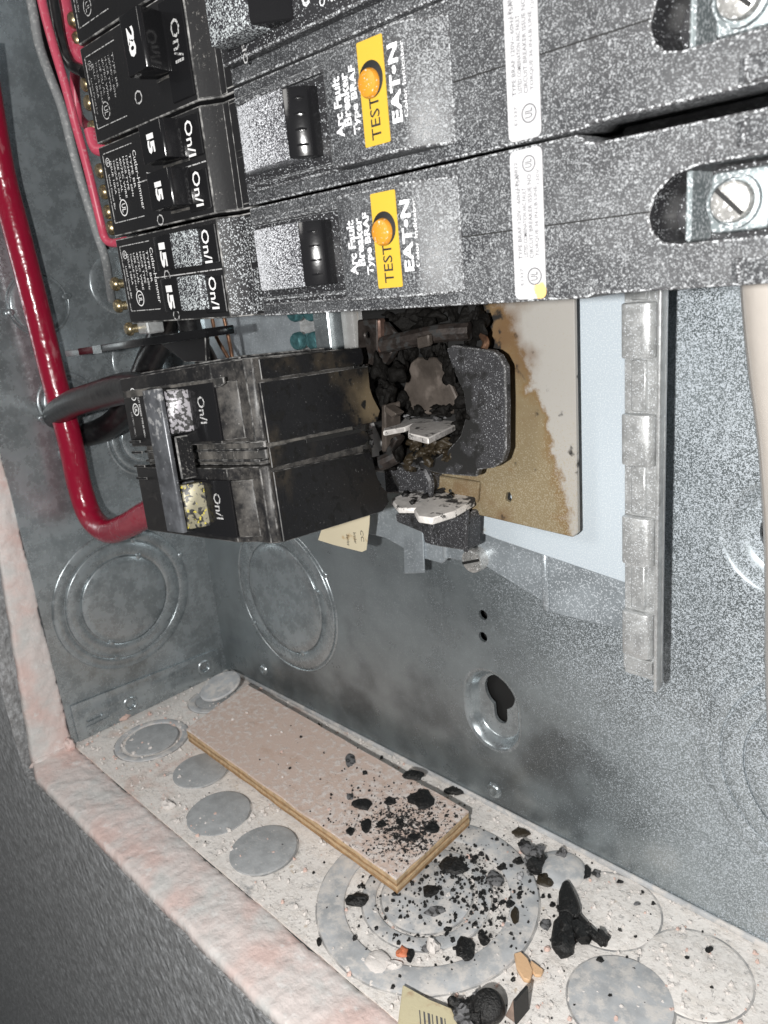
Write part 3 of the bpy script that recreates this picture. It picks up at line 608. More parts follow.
# dark back of the burnt pocket, scorched bus bar plate in it
MB().prism(P1([(360, 300), (474, 300), (484, 330), (478, 455), (455, 468), (392, 466), (372, 420)], YB + 5.6), 1, YB + 5.6, YB + 7, 0.2).build('pocket_back', M.hole, bus)
MB().prism(P1([(413, 362), (420, 357), (437, 357), (446, 368), (455, 388), (462, 404), (461, 413), (430, 414), (414, 410), (405, 392)], YB + 4), 1, YB + 2.8, YB + 4.4, 0.4).build('bus_plate', M.busplate, bus)
# upper stab: two ash white tongues
def tongue(pts, z, th, name, mat=M.blade):
    q = [at(a, c, 2, z) for a, c in pts]
    return MB().prism([(v.x, v.y) for v in q], 2, z - th, z, 0.35).build(name, mat, bus)
def shift_y(pts, axis_v): return pts
tongue([(383, 431), (405, 427), (424, 419), (430, 415), (412, 412), (386, 420)], 171.0, 1.6, 'stab_blade', M.blade_gray)
tongue([(408, 433), (428, 438), (455, 425), (458, 418), (452, 408), (424, 412), (409, 426)], 171.2, 1.9, 'stab_blade', M.blade_gray)
b = MB()
for i in range(14):
    p = at(rng.uniform(405, 452), rng.uniform(411, 420), 2, 172.2); b.blob(p, (rng.uniform(.6, 2), rng.uniform(.5, 1.4), rng.uniform(.3, .9)), 300 + i, 1, 0.5, rng.uniform(0, 6))
b.build('char_flecks', M.char_gray, bus, ang=70)
# lower stab
tongue([(391, 499), (398, 508), (418, 508), (440, 497), (436, 488), (412, 489)], 146.0, 1.8, 'stab_blade')
tongue([(414, 509), (418, 516), (432, 518), (455, 511), (474, 500), (480, 487), (462, 486), (440, 490), (424, 499)], 146.3, 2.2, 'stab_blade')
b = MB()
for (a, c, s_) in ((420, 489, 2.2), (434, 486, 1.8), (440, 491, 2), (455, 490, 2.0), (467, 488, 1.6), (425, 496, 1.4), (405, 494, 1.3), (450, 496, 1.0), (412, 502, .9)):
    p = at(a, c, 2, 147); b.blob(p, (s_, s_ * .7, .8), int(a), 2, 0.5, rng.uniform(0, 6))
b.build('char_flecks', M.char, bus, ang=70)
b = MB()
for i in range(16):
    p = at(rng.uniform(378, 402), rng.uniform(362, 462), 1, rng.uniform(-46, -33)); b.blob(p, (rng.uniform(1.6, 3.2), rng.uniform(1.5, 3), rng.uniform(1.8, 4.2)), 600 + i, 3, 0.48, rng.uniform(0, 6))
for i in range(26):
    p = at(rng.uniform(402, 462), rng.uniform(404, 413), 1, rng.uniform(-37, -33)); b.blob(p, (rng.uniform(.8, 2.2), rng.uniform(1, 2), rng.uniform(.6, 1.6)), 700 + i, 2, 0.5, rng.uniform(0, 6))
b.build('melted_crust', M.soot, bus, ang=80)
# support posts
YS = -33
MB().prism(P1([(383, 467), (424, 468), (431, 473), (430, 492), (385, 494)], YS), 1, YS, YS + 6, 0.6).build('stab_post', M.barrier, bus)
MB().tube([at(425, 470, 1, YS - 1), at(430, 482, 1, YS - 1), at(429, 494, 1, YS - 1)], 1.6, 10).build('stab_post_rib', M.barrier, bus)
MB().prism(P1([(395, 514), (466, 514), (468, 520), (467, 551), (440, 547), (424, 543), (422, 533), (396, 522)], YS), 1, YS, YS + 7, 0.5).build('stab_base', M.barrier, bus)
for q in ((430, 519, 433, 544), (467, 510, 466, 551)):
    MB().tube([at(q[0], q[1], 1, YS - .4), at(q[2], q[3], 1, YS - .4)], 0.8, 8).build('stab_base_rib', M.barrier, bus)
MB().prism(P1([(432, 474), (480, 482), (478, 502), (470, 505), (432, 500)], YS + 5), 1, YS + 4.5, YS + 6, 0.3).build('pale_backing', M.mica, bus)
# rust stained copper clamp above the burnt hole
YC = -44
MB().prism(P1([(357, 320), (377, 319), (377, 354), (366, 368), (358, 366)], YC), 1, YC, YC + 1.4, 0.35, holes=[circle(*P1([(367, 335)], YC)[0], 1.1, 10)]).build('clamp_plate', M.rust, bus)
MB().prism(P1([(376, 319), (379, 319), (380, 352), (377, 353)], YC - 1), 1, YC - 1, YC + 2, 0.5).build('clamp_edge', M.rust_edge, bus)
MB().prism(P1([(379, 322), (386, 322), (398, 336), (395, 344), (382, 346)], YC + 1), 1, YC + 1, YC + 2.6, 0.4).build('clamp_wing', M.rust, bus)
MB().prism(P1([(366, 354), (378, 352), (392, 352), (386, 362), (380, 369), (366, 369)], YC + .5), 1, YC + .5, YC + 4, 0.5).build('clamp_jaw', M.rust, bus)
MB().tube([at(383, 345, 1, YC), at(410, 339, 1, YC + 2), at(440, 333, 1, YC + 4), at(470, 331, 1, YC + 7)], 2.6, 10).build('scorched_bar', M.rust, bus)
MB().prism(P1([(416, 337), (428, 334), (429, 346), (417, 349)], YC - 1), 1, YC - 1, YC + 1, 0.4).build('scorched_link', M.busplate, bus)
b = MB()
for i in range(30):
    p = at(rng.uniform(392, 484), rng.uniform(312, 352), 1, -34 + rng.uniform(-3, 5)); b.blob(p, (rng.uniform(2, 5.5), rng.uniform(1, 2.4), rng.uniform(1.4, 3.4)), 400 + i, 3, 0.48, rng.uniform(0, 6))
b.build('soot_crust', M.soot, bus, ang=80)
MB().tube([at(484, 349, 1, -37), at(486, 342, 1, -36), at(482, 335, 1, -35)], 1.0, 8).build('bent_pin', M.copper, bus)
# jaw clips between breaker and stab
YJ = -47
MB().prism(P1([(381, 405), (385, 405), (386, 452), (381, 452)], YJ), 1, YJ, YJ + 7, 0.4).build('jaw_clip', M.busplate, bus)
MB().prism(P1([(384, 406), (396, 414), (392, 418), (384, 412)], YJ), 1, YJ, YJ + 4, 0.3).build('jaw_clip', M.busplate, bus)
MB().prism(P1([(384, 452), (394, 436), (397, 440), (388, 454)], YJ), 1, YJ, YJ + 4, 0.3).build('jaw_clip', M.rust, bus)
MB().tube([at(368, 466, 1, -48), at(384, 462, 1, -47), at(396, 456, 1, -45)], 2.4, 10).build('scorched_tab', M.rust, bus)
# rails and screws seen between the breakers
for x0, x1, m_ in ((170, 176, M.alu), (178.5, 184, M.alu), (187, 189, M.mica)):
    MB().box(x0, x1, -30, -24, 150, 300, 0.6, 2).build('bus_rail', m_, bus)
MB().box(142, 160, -26, -22, 150, 300, 0.4).build('neutral_bar', M.steel_rail, bus)
MB().box(160, 168, -34, -22, 150, 300, 0.4).build('neutral_bar', M.steel, bus)
for zz in (196, 206, 216):
    for xx in (147, 156):
        MB().lathe([(0, -3), (2.6, -3), (3.2, -2), (3.2, 0), (1.8, 0), (1.8, 4)], (xx, -30, zz), (0, 1, 0.12), 18).build('teal_screw', M.teal, bus)

# cream paper tag stuck below the bus
tg = MB().prism(P1([(318, 540), (330, 505), (370, 500), (369, 524), (366, 550), (362, 552), (334, 545)], -31), 1, -31, -30.7, 0)
tago = single(tg, 'paper_tag', M.tagmat, 'cream paper tag peeking out under the burnt two-pole breaker', 'tag', (160, -30.8, 115))
ORG[tago.name] = Vector((160, -30.8, 115))
for i, s_ in enumerate(('Series', 'breaker', 'CC')):
    q = at(348 + i * 7, 540 - 2 * i, 1, -31.1); text(s_, (q.x, -31.12, q.z), 4.4, 1.6, M.print_black, tago, DOWN)

# ================================================================ BREAKERS, RIGHT COLUMN
FINE = 'TYPE BRAF 120V~ 60Hz 15A', 'LISTED COMBINATION ARC FAULT', 'CIRCUIT BREAKER ISSUE NO.', 'TORQUE 36 IN-LB LINE', 'USE COPPER WIRE ONLY'
def ul(c, r, parent, mat, ori):
    o = MB().lathe([(r, 0), (r, -0.05), (r * .86, -0.05), (r * .86, 0)], c, (0, 1, 0), 24, closed=True).build('listing_mark', mat, parent)
    text('UL', (c[0], c[1] - 0.05, c[2]), r * 1.0, r * 1.0, mat, parent, ori, 0.01)
def in_pocket(f, z0):
    c = f.calc_center_median(); return 312 < c.x < 332.5 and z0 + 7 < c.z < z0 + 17.8 and abs(f.normal.y) < 0.5
def afci(z0, label, full=True):
    t = thing('arc_fault_breaker', label, 'circuit breaker', (211.5, -30, z0), 'arc fault breakers in the right hand stack')
    F = -92.0; X0, X1 = 211.6, 346
    z1 = z0 + 25.0
    # case with a terminal pocket and a wire notch, split by a fine seam at mid height
    pocket = [(312.4, z0 + 11.4), (313.0, z0 + 9.2), (314.6, z0 + 7.7), (317, z0 + 7.2), (330.5, z0 + 7.2), (330.5, z0 + 17.4), (320, z0 + 17.4), (316, z0 + 16.6), (313.4, z0 + 14.4)]
    outl = [(X0, z0), (301.5, z0), (303, z0 + 0.5), (X1, z0 + 0.7), (X1, z1 - 1.9), (304, z1 - 1.7), (302, z1 - 1.2), (300.4, z1), (X0, z1)]
    MB().prism(outl, 1, F, F + 10, 0.45, 2, holes=[pocket]).build('case_front', M.afci, t, mat2=M.afci_light, where=lambda f: in_pocket(f, z0))
    MB().prism([(X0 + .1, z0 + .1), (X1 - .1, z0 + .9), (X1 - .1, z1 - 2.7), (X0 + .1, z1 - .1)], 1, F + 10.02, -34, 0.3).build('case_body', M.afci_light, t)
    MB().box(276, 312.4, F - 0.06, F + 0.1, z0 + 12.0, z0 + 12.25, 0).box(332.2, X1 - 2, F - 0.06, F + 0.1, z0 + 12.0, z0 + 12.25, 0).build('case_seam', M.hole, t)
    MB().prism([(324.5, F + .3), (326.2, F - 1.0), (X1, F - 1.0), (X1, F + .3)], 2, z0 + 0.9, z0 + 4.4, 0.3).build('end_rib', M.afci, t)
    MB().prism([(324.5, F + .3), (326.2, F - 1.0), (X1, F - 1.0), (X1, F + .3)], 2, z0 + 18.8, z1 - 2.7, 0.3).build('end_rib', M.afci, t)
    # terminal
    MB().box(311, 332, F + 9, F + 9.9, z0 + 6.4, z0 + 18.2, 0).build('pocket_floor', M.afci_light, t)
    MB().box(317.2, 318.1, F + 1.6, F + 9, z0 + 7.3, z0 + 17.3, 0.3).build('pocket_divider', M.lug, t)
    MB().box(320.0, 328.4, F + 3.4, F + 9, z0 + 8.0, z0 + 16.4, 0.8, 2).build('terminal_lug', M.lug, t)
    MB().lathe([(3.7, 0), (3.7, -1.2), (3.2, -1.4), (3.1, -0.3), (0, -0.3)], (323.8, F + 3.4, z0 + 12.1), (0, 1, 0), 36).build('screw_collar', M.lug, t)
    slot_screw((323.8, F + 0.9, z0 + 12.1), 2.85, M.screw, t, -44, 3.4)
    # raised test block with sloping right flank
    zl, zh = z0 + 2.4, z0 + 22.8
    MB().prism([(247.2, F + .2), (248.0, -96.9), (249.2, -97.5), (268.2, -97.5), (270.0, -96.9), (275.2, F - .6), (276, F + .2)], 2, zl, zh, 0.7, 3).build('test_block', M.afci, t)
    MB().prism(rrect(258.6, 265.2, z0 + 4.4, z0 + 21.8, .3), 1, -97.62, -97.52, 0).build('test_label', M.label_yellow, t)
    bc = (261.6, z0 + 15.3)
    MB().lathe([(3.1, -0.2), (3.0, -0.26), (0, -0.26)], (bc[0], -97.5, bc[1]), (0, 1, 0), 28).build('button_well', M.hole, t)
    MB().lathe([(0, -1.5), (1.4, -1.45), (2.2, -1.15), (2.5, -0.6), (2.5, 0)], (bc[0] - .25, -97.5, bc[1] - .6), (0, 1, 0), 28).build('test_button', M.button, t)
    text('TEST', (262.0, -97.66, z0 + 8.9), 7.2, 2.5, M.print_black, t, UP, 0.006)
    text('EAT\u2022N', (267.5, -97.56, z0 + 13.4), 12.6, 2.5, M.print_spray, t, UP, 0.035)
    text('Color Indicator', (269.4, -97.3, z0 + 13.6), 12.0, 0.9, M.print_spray, t, UP, 0.01)
    text('Arc Fault', (252.2, -97.56, z0 + 12.6), 10.4, 2.2, M.print_spray, t, UP, 0.03)
    text('Breaker', (254.5, -97.56, z0 + 13.4), 9.0, 2.2, M.print_spray, t, UP, 0.03)
    text('Type BRAF', (256.8, -97.56, z0 + 13.0), 11.6, 2.2, M.print_spray, t, UP, 0.03)
    # switch bay: sunken floor frame and rocker
    MB().box(213.4, 246.6, F - 1.6, F - .05, z0 + 21.0, z0 + 22.4, 0.4).build('bay_rim', M.afci, t)
    MB().box(213.4, 247.0, F - 1.0, F - .05, z0 + 2.6, z0 + 4.2, 0.4).build('bay_rim', M.afci_light, t)
    MB().box(212.4, 247.0, F - 0.5, F - .02, z0 + 4.4, z0 + 20.8, 0.15).build('bay_floor', M.afci_light, t)
    ra = MB().prism([(217.6, F - .4), (218.2, F - 4.4), (219.4, F - 5.3), (227, F - 6.4), (236.0, F - 6.2), (236.2, F - .4)], 2, z0 + 6.0, z0 + 19.4, 0.45, 2).build('rocker', M.rocker, t)
    MB().prism([(236.3, F - .4), (236.3, F - 6.1), (238.6, F - 5.0), (240.4, F - 3.0), (241.0, F - .4)], 2, z0 + 6.1, z0 + 19.3, 0.3, 2).build('rocker_face', M.plastic_gloss, ra)
    g = MB()
    for k_ in range(4): g.box(237.0, 240.0, F - 5.2, F - 3.6, z0 + 8.2 + k_ * 2.9, z0 + 8.6 + k_ * 2.9, 0)
    g.build('grip_ridges', M.plastic_gloss, ra)
    text('15', (214.9, F - .56, z0 + 12.6), 4.0, 2.0, M.print_spray, t, UP, 0.02)
    # white strip label
    lb = MB().prism(rrect(287.4, 293.8, z0 + 0.45, z0 + 24.55, 1.0), 1, F - 0.16, F - 0.02, 0).build('strip_label', M.label_white, t)
    for i, s_ in enumerate(FINE[:4]):
        text(s_, (288.9 + i * 1.15, F - .19, z0 + 14.0 - (i % 2) * 1.0), 13.6 - (i % 2) * 2.5, 0.8, M.print_faint, lb, UP, 0.008)
    text('LR 38822', (288.6, F - .19, z0 + 20.6), 4.2, .7, M.print_faint, lb, UP)
    text('120V~', (292.9, F - .19, z0 + 20.2), 3.0, .6, M.print_faint, lb, UP)
    ul((291.6, F - .17, z0 + 4.2), 1.45, lb, M.print_faint, UP)
    ul((291.2, F - .17, z0 + 22.2), 1.3, lb, M.print_faint, UP)
    text('E1337', (289.0, F - .19, z0 + 4.2), 2.8, .6, M.print_faint, lb, UP)
    return t
afci(208.7, 'lowest speckled arc fault breaker, its white strip label stained yellow at the bottom')
afci(234.2, 'upper of two speckled arc fault breakers with yellow test labels')
# the top one of the right stack: a plain breaker with a speckled toggle, cropped by the photo
def plain_right(z0):
    t = thing('plain_breaker', 'cropped speckled breaker above the yellow labelled ones, showing a worn toggle', 'circuit breaker', (211.5, -30, z0))
    F = -92.0
    pocket = [(312.4, z0 + 11.4), (313.0, z0 + 9.2), (314.6, z0 + 7.7), (317, z0 + 7.2), (330.5, z0 + 7.2), (330.5, z0 + 17.4), (320, z0 + 17.4), (316, z0 + 16.6), (313.4, z0 + 14.4)]
    MB().prism([(211.6, z0), (303, z0), (303, z0 + .8), (346, z0 + .8), (346, z0 + 25), (211.6, z0 + 25)], 1, F, -80, 0.45, 2, holes=[pocket]).build('case_front', M.afci, t, mat2=M.afci_light, where=lambda f: in_pocket(f, z0))
    MB().box(211.7, 345.9, -79.9, -34, z0 + 1, z0 + 24.9, 0.3).build('case_body', M.afci_light, t)
    MB().box(311, 332, F + 9, F + 9.9, z0 + 6.4, z0 + 18.2, 0).build('pocket_floor', M.afci_light, t)
    MB().box(317.2, 318.1, F + 1.6, F + 9, z0 + 7.3, z0 + 17.3, 0.3).build('pocket_divider', M.lug, t)
    MB().box(320.0, 328.4, F + 3.4, F + 9, z0 + 8.0, z0 + 16.4, 0.8, 2).build('terminal_lug', M.lug, t)
    slot_screw((323.8, F + 0.9, z0 + 12.1), 2.85, M.screw, t, 38, 3.4)
    MB().prism([(212.4, F + .2), (213, F - 3), (262, F - 3), (268, F + .2)], 2, z0 + 3.2, z0 + 23, .5, 2).build('raised_face', M.afci_light, t)
    r_ = MB().prism([(216, F - 3), (217.5, F - 8.5), (232, F - 9.4), (232.5, F - 3)], 2, z0 + 5.4, z0 + 19.0, .5, 2).build('toggle', M.handle_spray, t)
    MB().prism([(232.6, F - 3), (232.6, F - 9.2), (239, F - 3.6), (239.4, F - 3)], 2, z0 + 5.6, z0 + 18.8, .3).build('toggle_face', M.plastic_gloss, r_)
    text('15', (214.3, F - 3.1, z0 + 14.5), 4.5, 2.0, M.print_spray, t, UP, .02)
    text('OFF', (222, F - 3.1, z0 + 4.3), 5, 1.6, M.print_gray, t, UP, .01)
    text('ON/I', (243.5, F - 3.06, z0 + 11), 8.5, 2.6, M.print_spray, t, UP, .03)
    text('Classified for use', (248.0, F - 3.06, z0 + 12), 13, 1.6, M.print_spray, t, UP, .01)
    text('See guide', (251, F - 3.06, z0 + 9.5), 8, 1.6, M.print_spray, t, UP, .01)
    lb = MB().prism(rrect(287.4, 293.8, z0 + 0.45, z0 + 24.55, 1.0), 1, F - 0.16, F - 0.02, 0).build('strip_label', M.label_white, t)
    for i, s_ in enumerate(FINE[:4]): text(s_, (288.9 + i * 1.15, F - .19, z0 + 13.0), 14, 0.8, M.print_faint, lb, UP, 0.008)
plain_right(259.7)
o_ = MB().box(211.6, 346, -92, -34, 285.2, 310, .45)
single(o_, 'plain_breaker', M.afci, 'speckled black breaker above the cropped top one of the right stack', 'circuit breaker', (278, -34, 285.2))

# ================================================================ BREAKERS, LEFT COLUMN
LFINE = ('TYPE BR', '120/240V~ 60Hz', 'HACR TYPE', '40/75C WIRE', 'USE CU-AL', 'TORQUE 25 IN-LB', 'ISSUE 10KA')
def left_case(t, z0, h, tand, mat_right):
    F = -92.0
    # stepped profile: label land, crest, shoulder
    prof = [(141.2, -34), (141.2, F + 2.5), (142.0, F), (197.2, F), (199.0, F + 1.6), (202.0, F + 3.6), (209.6, F + 3.6), (211.0, F + 5), (211.0, -34)]
    MB().prism(prof, 2, z0 + .1, z0 + h - .1, .4, 2).build('case', M.plastic, t)
    MB().prism([(197.4, F + .02), (199.1, F + 1.4), (202.1, F + 3.4), (204.4, F + 3.45), (204.4, F + 3.8), (201.6, F + 3.9), (198.6, F + 1.9), (197.2, F + .4)], 2, z0 + .6, z0 + h - .6, .1).build('crest_edge', mat_right, t)
    n_ = 2 if tand else 1
    for i in range(n_):
        w = h / n_
        MB().box(186.5, 196.6, F - .5, F - .02, z0 + i * w + 1.6, z0 + (i + 1) * w - 1.4, .2).build('raised_land', M.plastic_gloss, t)
    MB().box(205, 209.4, F + 3.0, F + 3.58, z0 + 1.2, z0 + h / 2 - .6, .2).build('shoulder_rib', mat_right, t)
    MB().box(205, 209.4, F + 3.0, F + 3.58, z0 + h / 2 + .6, z0 + h - 1.2, .2).build('shoulder_rib', mat_right, t)
def label_block(t, z0, zt, x0=144.0, x1=162.0, cut=True, bright=True):
    F = -92.12; mt = M.print_white if bright else M.print_gray
    b = MB()
    for (a, c, d, e) in ((x0, x0 + .25, z0, zt), (x0, x1, z0, z0 + .25), (x0, x1, zt - .25, zt)): b.box(a, c, F, F + .08, d, e, 0)
    b.build('label_border', M.print_gray, t)
    for i, s_ in enumerate(LFINE):
        L_ = (zt - z0) * (0.56 if i % 2 else 0.46)
        text(s_, (x1 - 2.2 - i * 1.95, F - .02, zt - 2.5 - L_ / 2), L_, 1.0, mt, t, DOWN)
    ul((x0 + 7.2, F - .02, z0 + 3.6), 2.3, t, mt, DOWN)
    ul((x0 + 2.6, F - .02, zt - 2.6), 1.2, t, mt, DOWN)
    text('Listed Circuit Bkr', (x0 + 1.9, F - .02, (z0 + zt) / 2 - 1), (zt - z0) * .5, .9, mt, t, DOWN)
    if cut: text('Cutler-Hammer', (x1 + .4, F - .02, (z0 + zt) / 2), (zt - z0) * .8, 1.7, mt, t, DOWN)
def toggle(t, x0, x1, xc, z0, z1, num, matf, matr, hgt=5.0, flat=False, numw=6.5):
    F = -92.0
    if flat:
        a = MB().prism([(x0, F), (x0 + .6, F - 2.2), (xc, F - 2.6), (xc, F)], 2, z0, z1, .3, 2).build('toggle', matf, t)
        MB().prism([(xc + .2, F), (xc + .2, F - 2.6), (x1 - .8, F - 2.2), (x1, F)], 2, z0, z1, .3, 2).build('toggle_face', matr, a)
        text(num, ((x0 + xc) / 2 + .3, F - 2.62, (z0 + z1) / 2), numw, 3.3, M.print_white, a, DOWN, .05)
    else:
        a = MB().prism([(x0 + .6, F), (x0 - .6, F - hgt), (x0 + .2, F - hgt - .7), (xc, F - hgt - 1.0), (xc + .6, F - hgt), (x1, F - .8), (x1 + .2, F)], 2, z0, z1, .3, 2).build('toggle', matf, t)
        text(num, ((x0 + xc) / 2, F - hgt - 1.05, (z0 + z1) / 2), numw, 3.4, M.print_white, a, DOWN, .05)
        MB().box(x0 + .5, x1 + 1.2, F - .45, F - .03, z0 - .9, z0 - .2, .1).build('toggle_slot', M.plastic_dust, a)
def term_screws(t, spots):
    for px, py in spots:
        x, y, z = at(px + 4, py, 1, -72)
        s_ = MB().lathe([(0, -1.8), (1.6, -1.7), (2.3, -1.0), (2.5, 0), (2.4, 0.6), (1.6, 0.6), (1.6, 7)], (x, y, z), Vector((0.12, 1, 0)).normalized(), 20).build('terminal_screw', M.brass, t, ang=40)
        MB().box(x + 1.5, x + 9.0, y + 2.2, y + 9, z - 2.2, z + 2.2, .5).build('terminal_clamp', M.steel_rail, s_)
def tandem(z0, label, spray, spots, nums=('15', '15')):
    t = thing('tandem_breaker', label, 'circuit breaker', (141, -34, z0), 'tandem breakers in the left stack')
    left_case(t, z0, 24.8, True, M.crest_spray if spray else M.plastic)
    label_block(t, z0 + 3.6, z0 + 22.6)
    text('On/I', (191.6, -92.56, z0 + 18.2), 8.2, 3.5, M.print_white, t, DOWN, .012)
    text('On/I', (191.6, -92.56, z0 + 6.6), 8.2, 3.5, M.print_white, t, DOWN, .012)
    text('O', (170.2, -92.16, z0 + 1.7), 3, 3.6, M.print_gray, t, DOWN)
    text('/C' if not spray else 'O', (168.8, -92.16, z0 + 12.4), 3.6, 3.4, M.print_gray, t, DOWN)
    for zz, nm in ((z0 + 13.9, nums[0]), (z0 + 2.7, nums[1])):
        if spray: toggle(t, 167.5, 188.8, 177.6, zz, zz + 9.0, nm, M.plastic_gloss, M.handle_spray, flat=True)
        else: toggle(t, 176.4, 188.6, 187.8, zz + .6, zz + 9.6, nm, M.plastic_gloss, M.plastic_gloss, 5.0, numw=4.6)
    MB().box(163, 196.5, -92.2, -91.95, z0 + 12.2, z0 + 12.5, 0).build('case_seam', M.print_gray, t)
    term_screws(t, spots)
    return t
tandem(208.7, 'lowest tandem breaker of the left stack, its two 15 toggles whitened with overspray', True, ((112, 284), (115, 306), (126, 329)))
tandem(234.1, 'tandem breaker with two clean black 15 toggles above the whitened one', False, ((97, 171), (101, 192), (105, 212), (108, 228)))
def single_pole(z0, label, num, spots):
    t = thing('single_pole_breaker', label, 'circuit breaker', (141, -34, z0), 'single breakers in the left stack')
    left_case(t, z0, 24.8, False, M.plastic)
    label_block(t, z0 + 3.6, z0 + 22.0, cut=False, bright=False)
    text('On/I', (192.4, -92.56, z0 + 14), 9.2, 3.9, M.print_gray, t, DOWN, .012)
    text('O', (169.6, -92.16, z0 + 6.6), 3.4, 4, M.print_gray, t, DOWN)
    toggle(t, 179.8, 188.0, 189.2, z0 + 8.4, z0 + 21.4, num, M.plastic_gloss, M.plastic_gloss, 7.0, numw=6.4)
    term_screws(t, spots)
    return t
single_pole(259.6, 'left stack breaker with a tall black toggle numbered 20', '20', ((83, 84), (86, 103), (90, 128)))
single_pole(285.0, 'topmost breaker of the left stack, cut off by the top of the photo', '20', ((70, 20), (74, 40)))

# ================================================================ BURNT TWO POLE BREAKER (pulled off its stabs)
two = thing('two_pole_breaker', 'burnt black two-pole breaker with tied handles, pulled loose from the bus', 'circuit breaker', (0, 0, 0))
RM = Matrix(((0.99509564, -0.00332479, -0.09886157), (0.0090526, 0.99830183, 0.0575457), (0.09850236, -0.05815843, 0.9934359)))
two.location = Vector((137.75, -98.44, 141.72)) * S; two.rotation_euler = RM.to_euler(); ORG[two.name] = Vector((0, 0, 0))
def pole(w0, w1, right):
    # front-to-back outline with the land step at the front, seen along w
    MB().prism([(0.2, 2.5), (1.0, 0.4), (55.0, 0.4), (57.5, 1.8), (61, 3.2), (67.0, 3.2), (68.9, 4.6), (68.9, 40), (0.2, 40)], 2, w0, w1, .28, 1).build('pole_case', M.pole, two)
pole(0.2, 21.6, 0); pole(28.4, 50.4, 0)
MB().prism([(1.2, 8), (3, 4.2), (62, 4.6), (66.5, 6.4), (66.5, 39), (1.2, 39)], 2, 21.7, 28.3, .4, 2).build('center_web', M.plastic_dust, two)
for w in (23.2, 26.2): MB().box(2.5, 67.2, 3.4, 6.5, w - .35, w + .35, .2).build('web_rib', M.plastic, two)
# end faces toward the bus, each with a burnt ragged back edge
def endplate(out, name='end_shell', u0=69.0, u1=70.2, mat=M.end_shell): return MB().prism(out, 0, u0, u1, .2, 1).build(name, mat, two)
endplate([(5.2, 27.6), (45.6, 27.8), (47.6, 31.0), (45.4, 35.2), (44.6, 38.0), (44.9, 44.6), (5.2, 43.8)])
endplate([(6.5, 44.4), (43.5, 45.2), (44.3, 47.0), (43.8, 50.2), (6.5, 49.9)], u0=68.9, u1=69.5)
endplate([(5.4, 20.8), (40.2, 21.6), (42.2, 23.2), (41.6, 25.6), (38.2, 26.6), (14.0, 26.8), (5.4, 26.6)], u0=68.9, u1=69.7)
endplate([(5.2, 0.4), (43.6, 0.6), (46.2, 2.4), (46.4, 6.0), (44.0, 8.5), (42.8, 12.5), (42.2, 17.0), (41.0, 19.6), (5.2, 20.0)])
MB().box(69.7, 70.0, 18, 39, 25.6, 26.9, .1).build('end_slot', M.hole, two)
b = MB(); rng = random.Random(12)
for i, (v, w) in enumerate(((45.5, 44), (45, 41), (44.6, 37), (46, 34), (47.2, 31), (46.6, 29), (43, 25), (42.5, 22), (42, 18), (43.2, 12), (44.5, 8.5), (46, 6), (46, 3))):
    b.blob((68.8 + rng.uniform(-.6, .6), v + rng.uniform(-1, .6), w), (0.9, rng.uniform(.7, 1.5), rng.uniform(.9, 1.9)), i + 50, 2, .5)
b.build('melted_edge', M.char, two, ang=70)
MB().box(40, 68.8, 40, 43.5, 2, 20, .6).build('jaw_housing', M.char, two)
MB().box(40, 68.6, 40, 43.5, 29, 49, .6).build('jaw_housing', M.char, two)
# top ledge of the upper pole
MB().prism([(3, 44.0), (60, 44.0), (62, 44.6), (62, 46.4), (3, 46.4)], 1, -0.5, 0.35, .25).build('top_ledge', M.plastic_dust, two)
MB().box(2, 60, 7, 38, 50.45, 51.6, .4).build('top_rail', M.plastic, two)
# glossy On lands
for w0, w1 in ((29.4, 45.4), (2.0, 18.4)):
    l_ = MB().box(26, 57.0, -0.9, 0.35, w0, w1, .3, 2).build('raised_land', M.plastic_gloss, two)
    text('On/I', (49.6, -0.95, w0 + 8.8), 7.6, 3.6, M.print_gray, l_, DOWN, .012)
    MB().prism([(57.2, .3), (57.5, -.5), (58.6, -.3), (63.5, 2.6), (63.5, 3.4)], 2, w0 + .2, w1 - .2, .2).build('land_slope', M.pole, l_)
# toggles with worn print and the tie bar across them
for w0, w1, m_, m2 in ((32.4, 45.0, M.plastic, M.foil), (4.6, 18.2, M.tie, M.burnt_foil)):
    tg_ = MB().prism([(32.8, .3), (32.8, -7.1), (38.4, -7.1), (38.6, .3)], 2, w0, w1, .35, 2).build('toggle', m_, two)
    MB().prism([(38.8, -.4), (38.8, -7.0), (41.0, -6.4), (43.6, -1.3), (43.8, -.4)], 2, w0 + .2, w1 - .4, .25).build('toggle_face', m2, tg_)
tb = MB().prism([(32.4, -7.2), (32.0, -8.4), (32.5, -8.9), (41.2, -8.9), (41.7, -8.4), (41.6, -7.2)], 2, 4.2, 45.6, .35, 2).build('tie_bar', M.tie, two)
MB().box(32, 39.5, -5, .3, 19, 31.6, .4).build('bar_web', M.plastic, tb)
# label print left of the bar
text('CIRCUIT BREAKER TYPE BR 240V~', (11.2, .34, 38.5), 14.5, 1.0, M.print_white, two, DOWN)
text('LISTED 10KA', (5.0, .34, 35.5), 8, .9, M.print_gray, two, DOWN)
for w in (45.0, 40.2):
    MB().lathe([(2.0, 0), (2.0, -.05), (1.65, -.05), (1.65, 0)], (8.4, .34, w), (0, 1, 0), 20, closed=True).build('listing_mark', M.print_white, two)
text('UL', (8.4, .28, 40.2), 2.0, 1.7, M.print_white, two, DOWN, .02)
text('CSA', (8.4, .28, 45.0), 2.2, 1.4, M.print_white, two, DOWN, .02)
for w in (30.0, 26.5, 22.0, 18.0): MB().box(.6, 8, -.1, .5, w - .4, w + .4, .15).build('case_ridge', M.plastic, two)

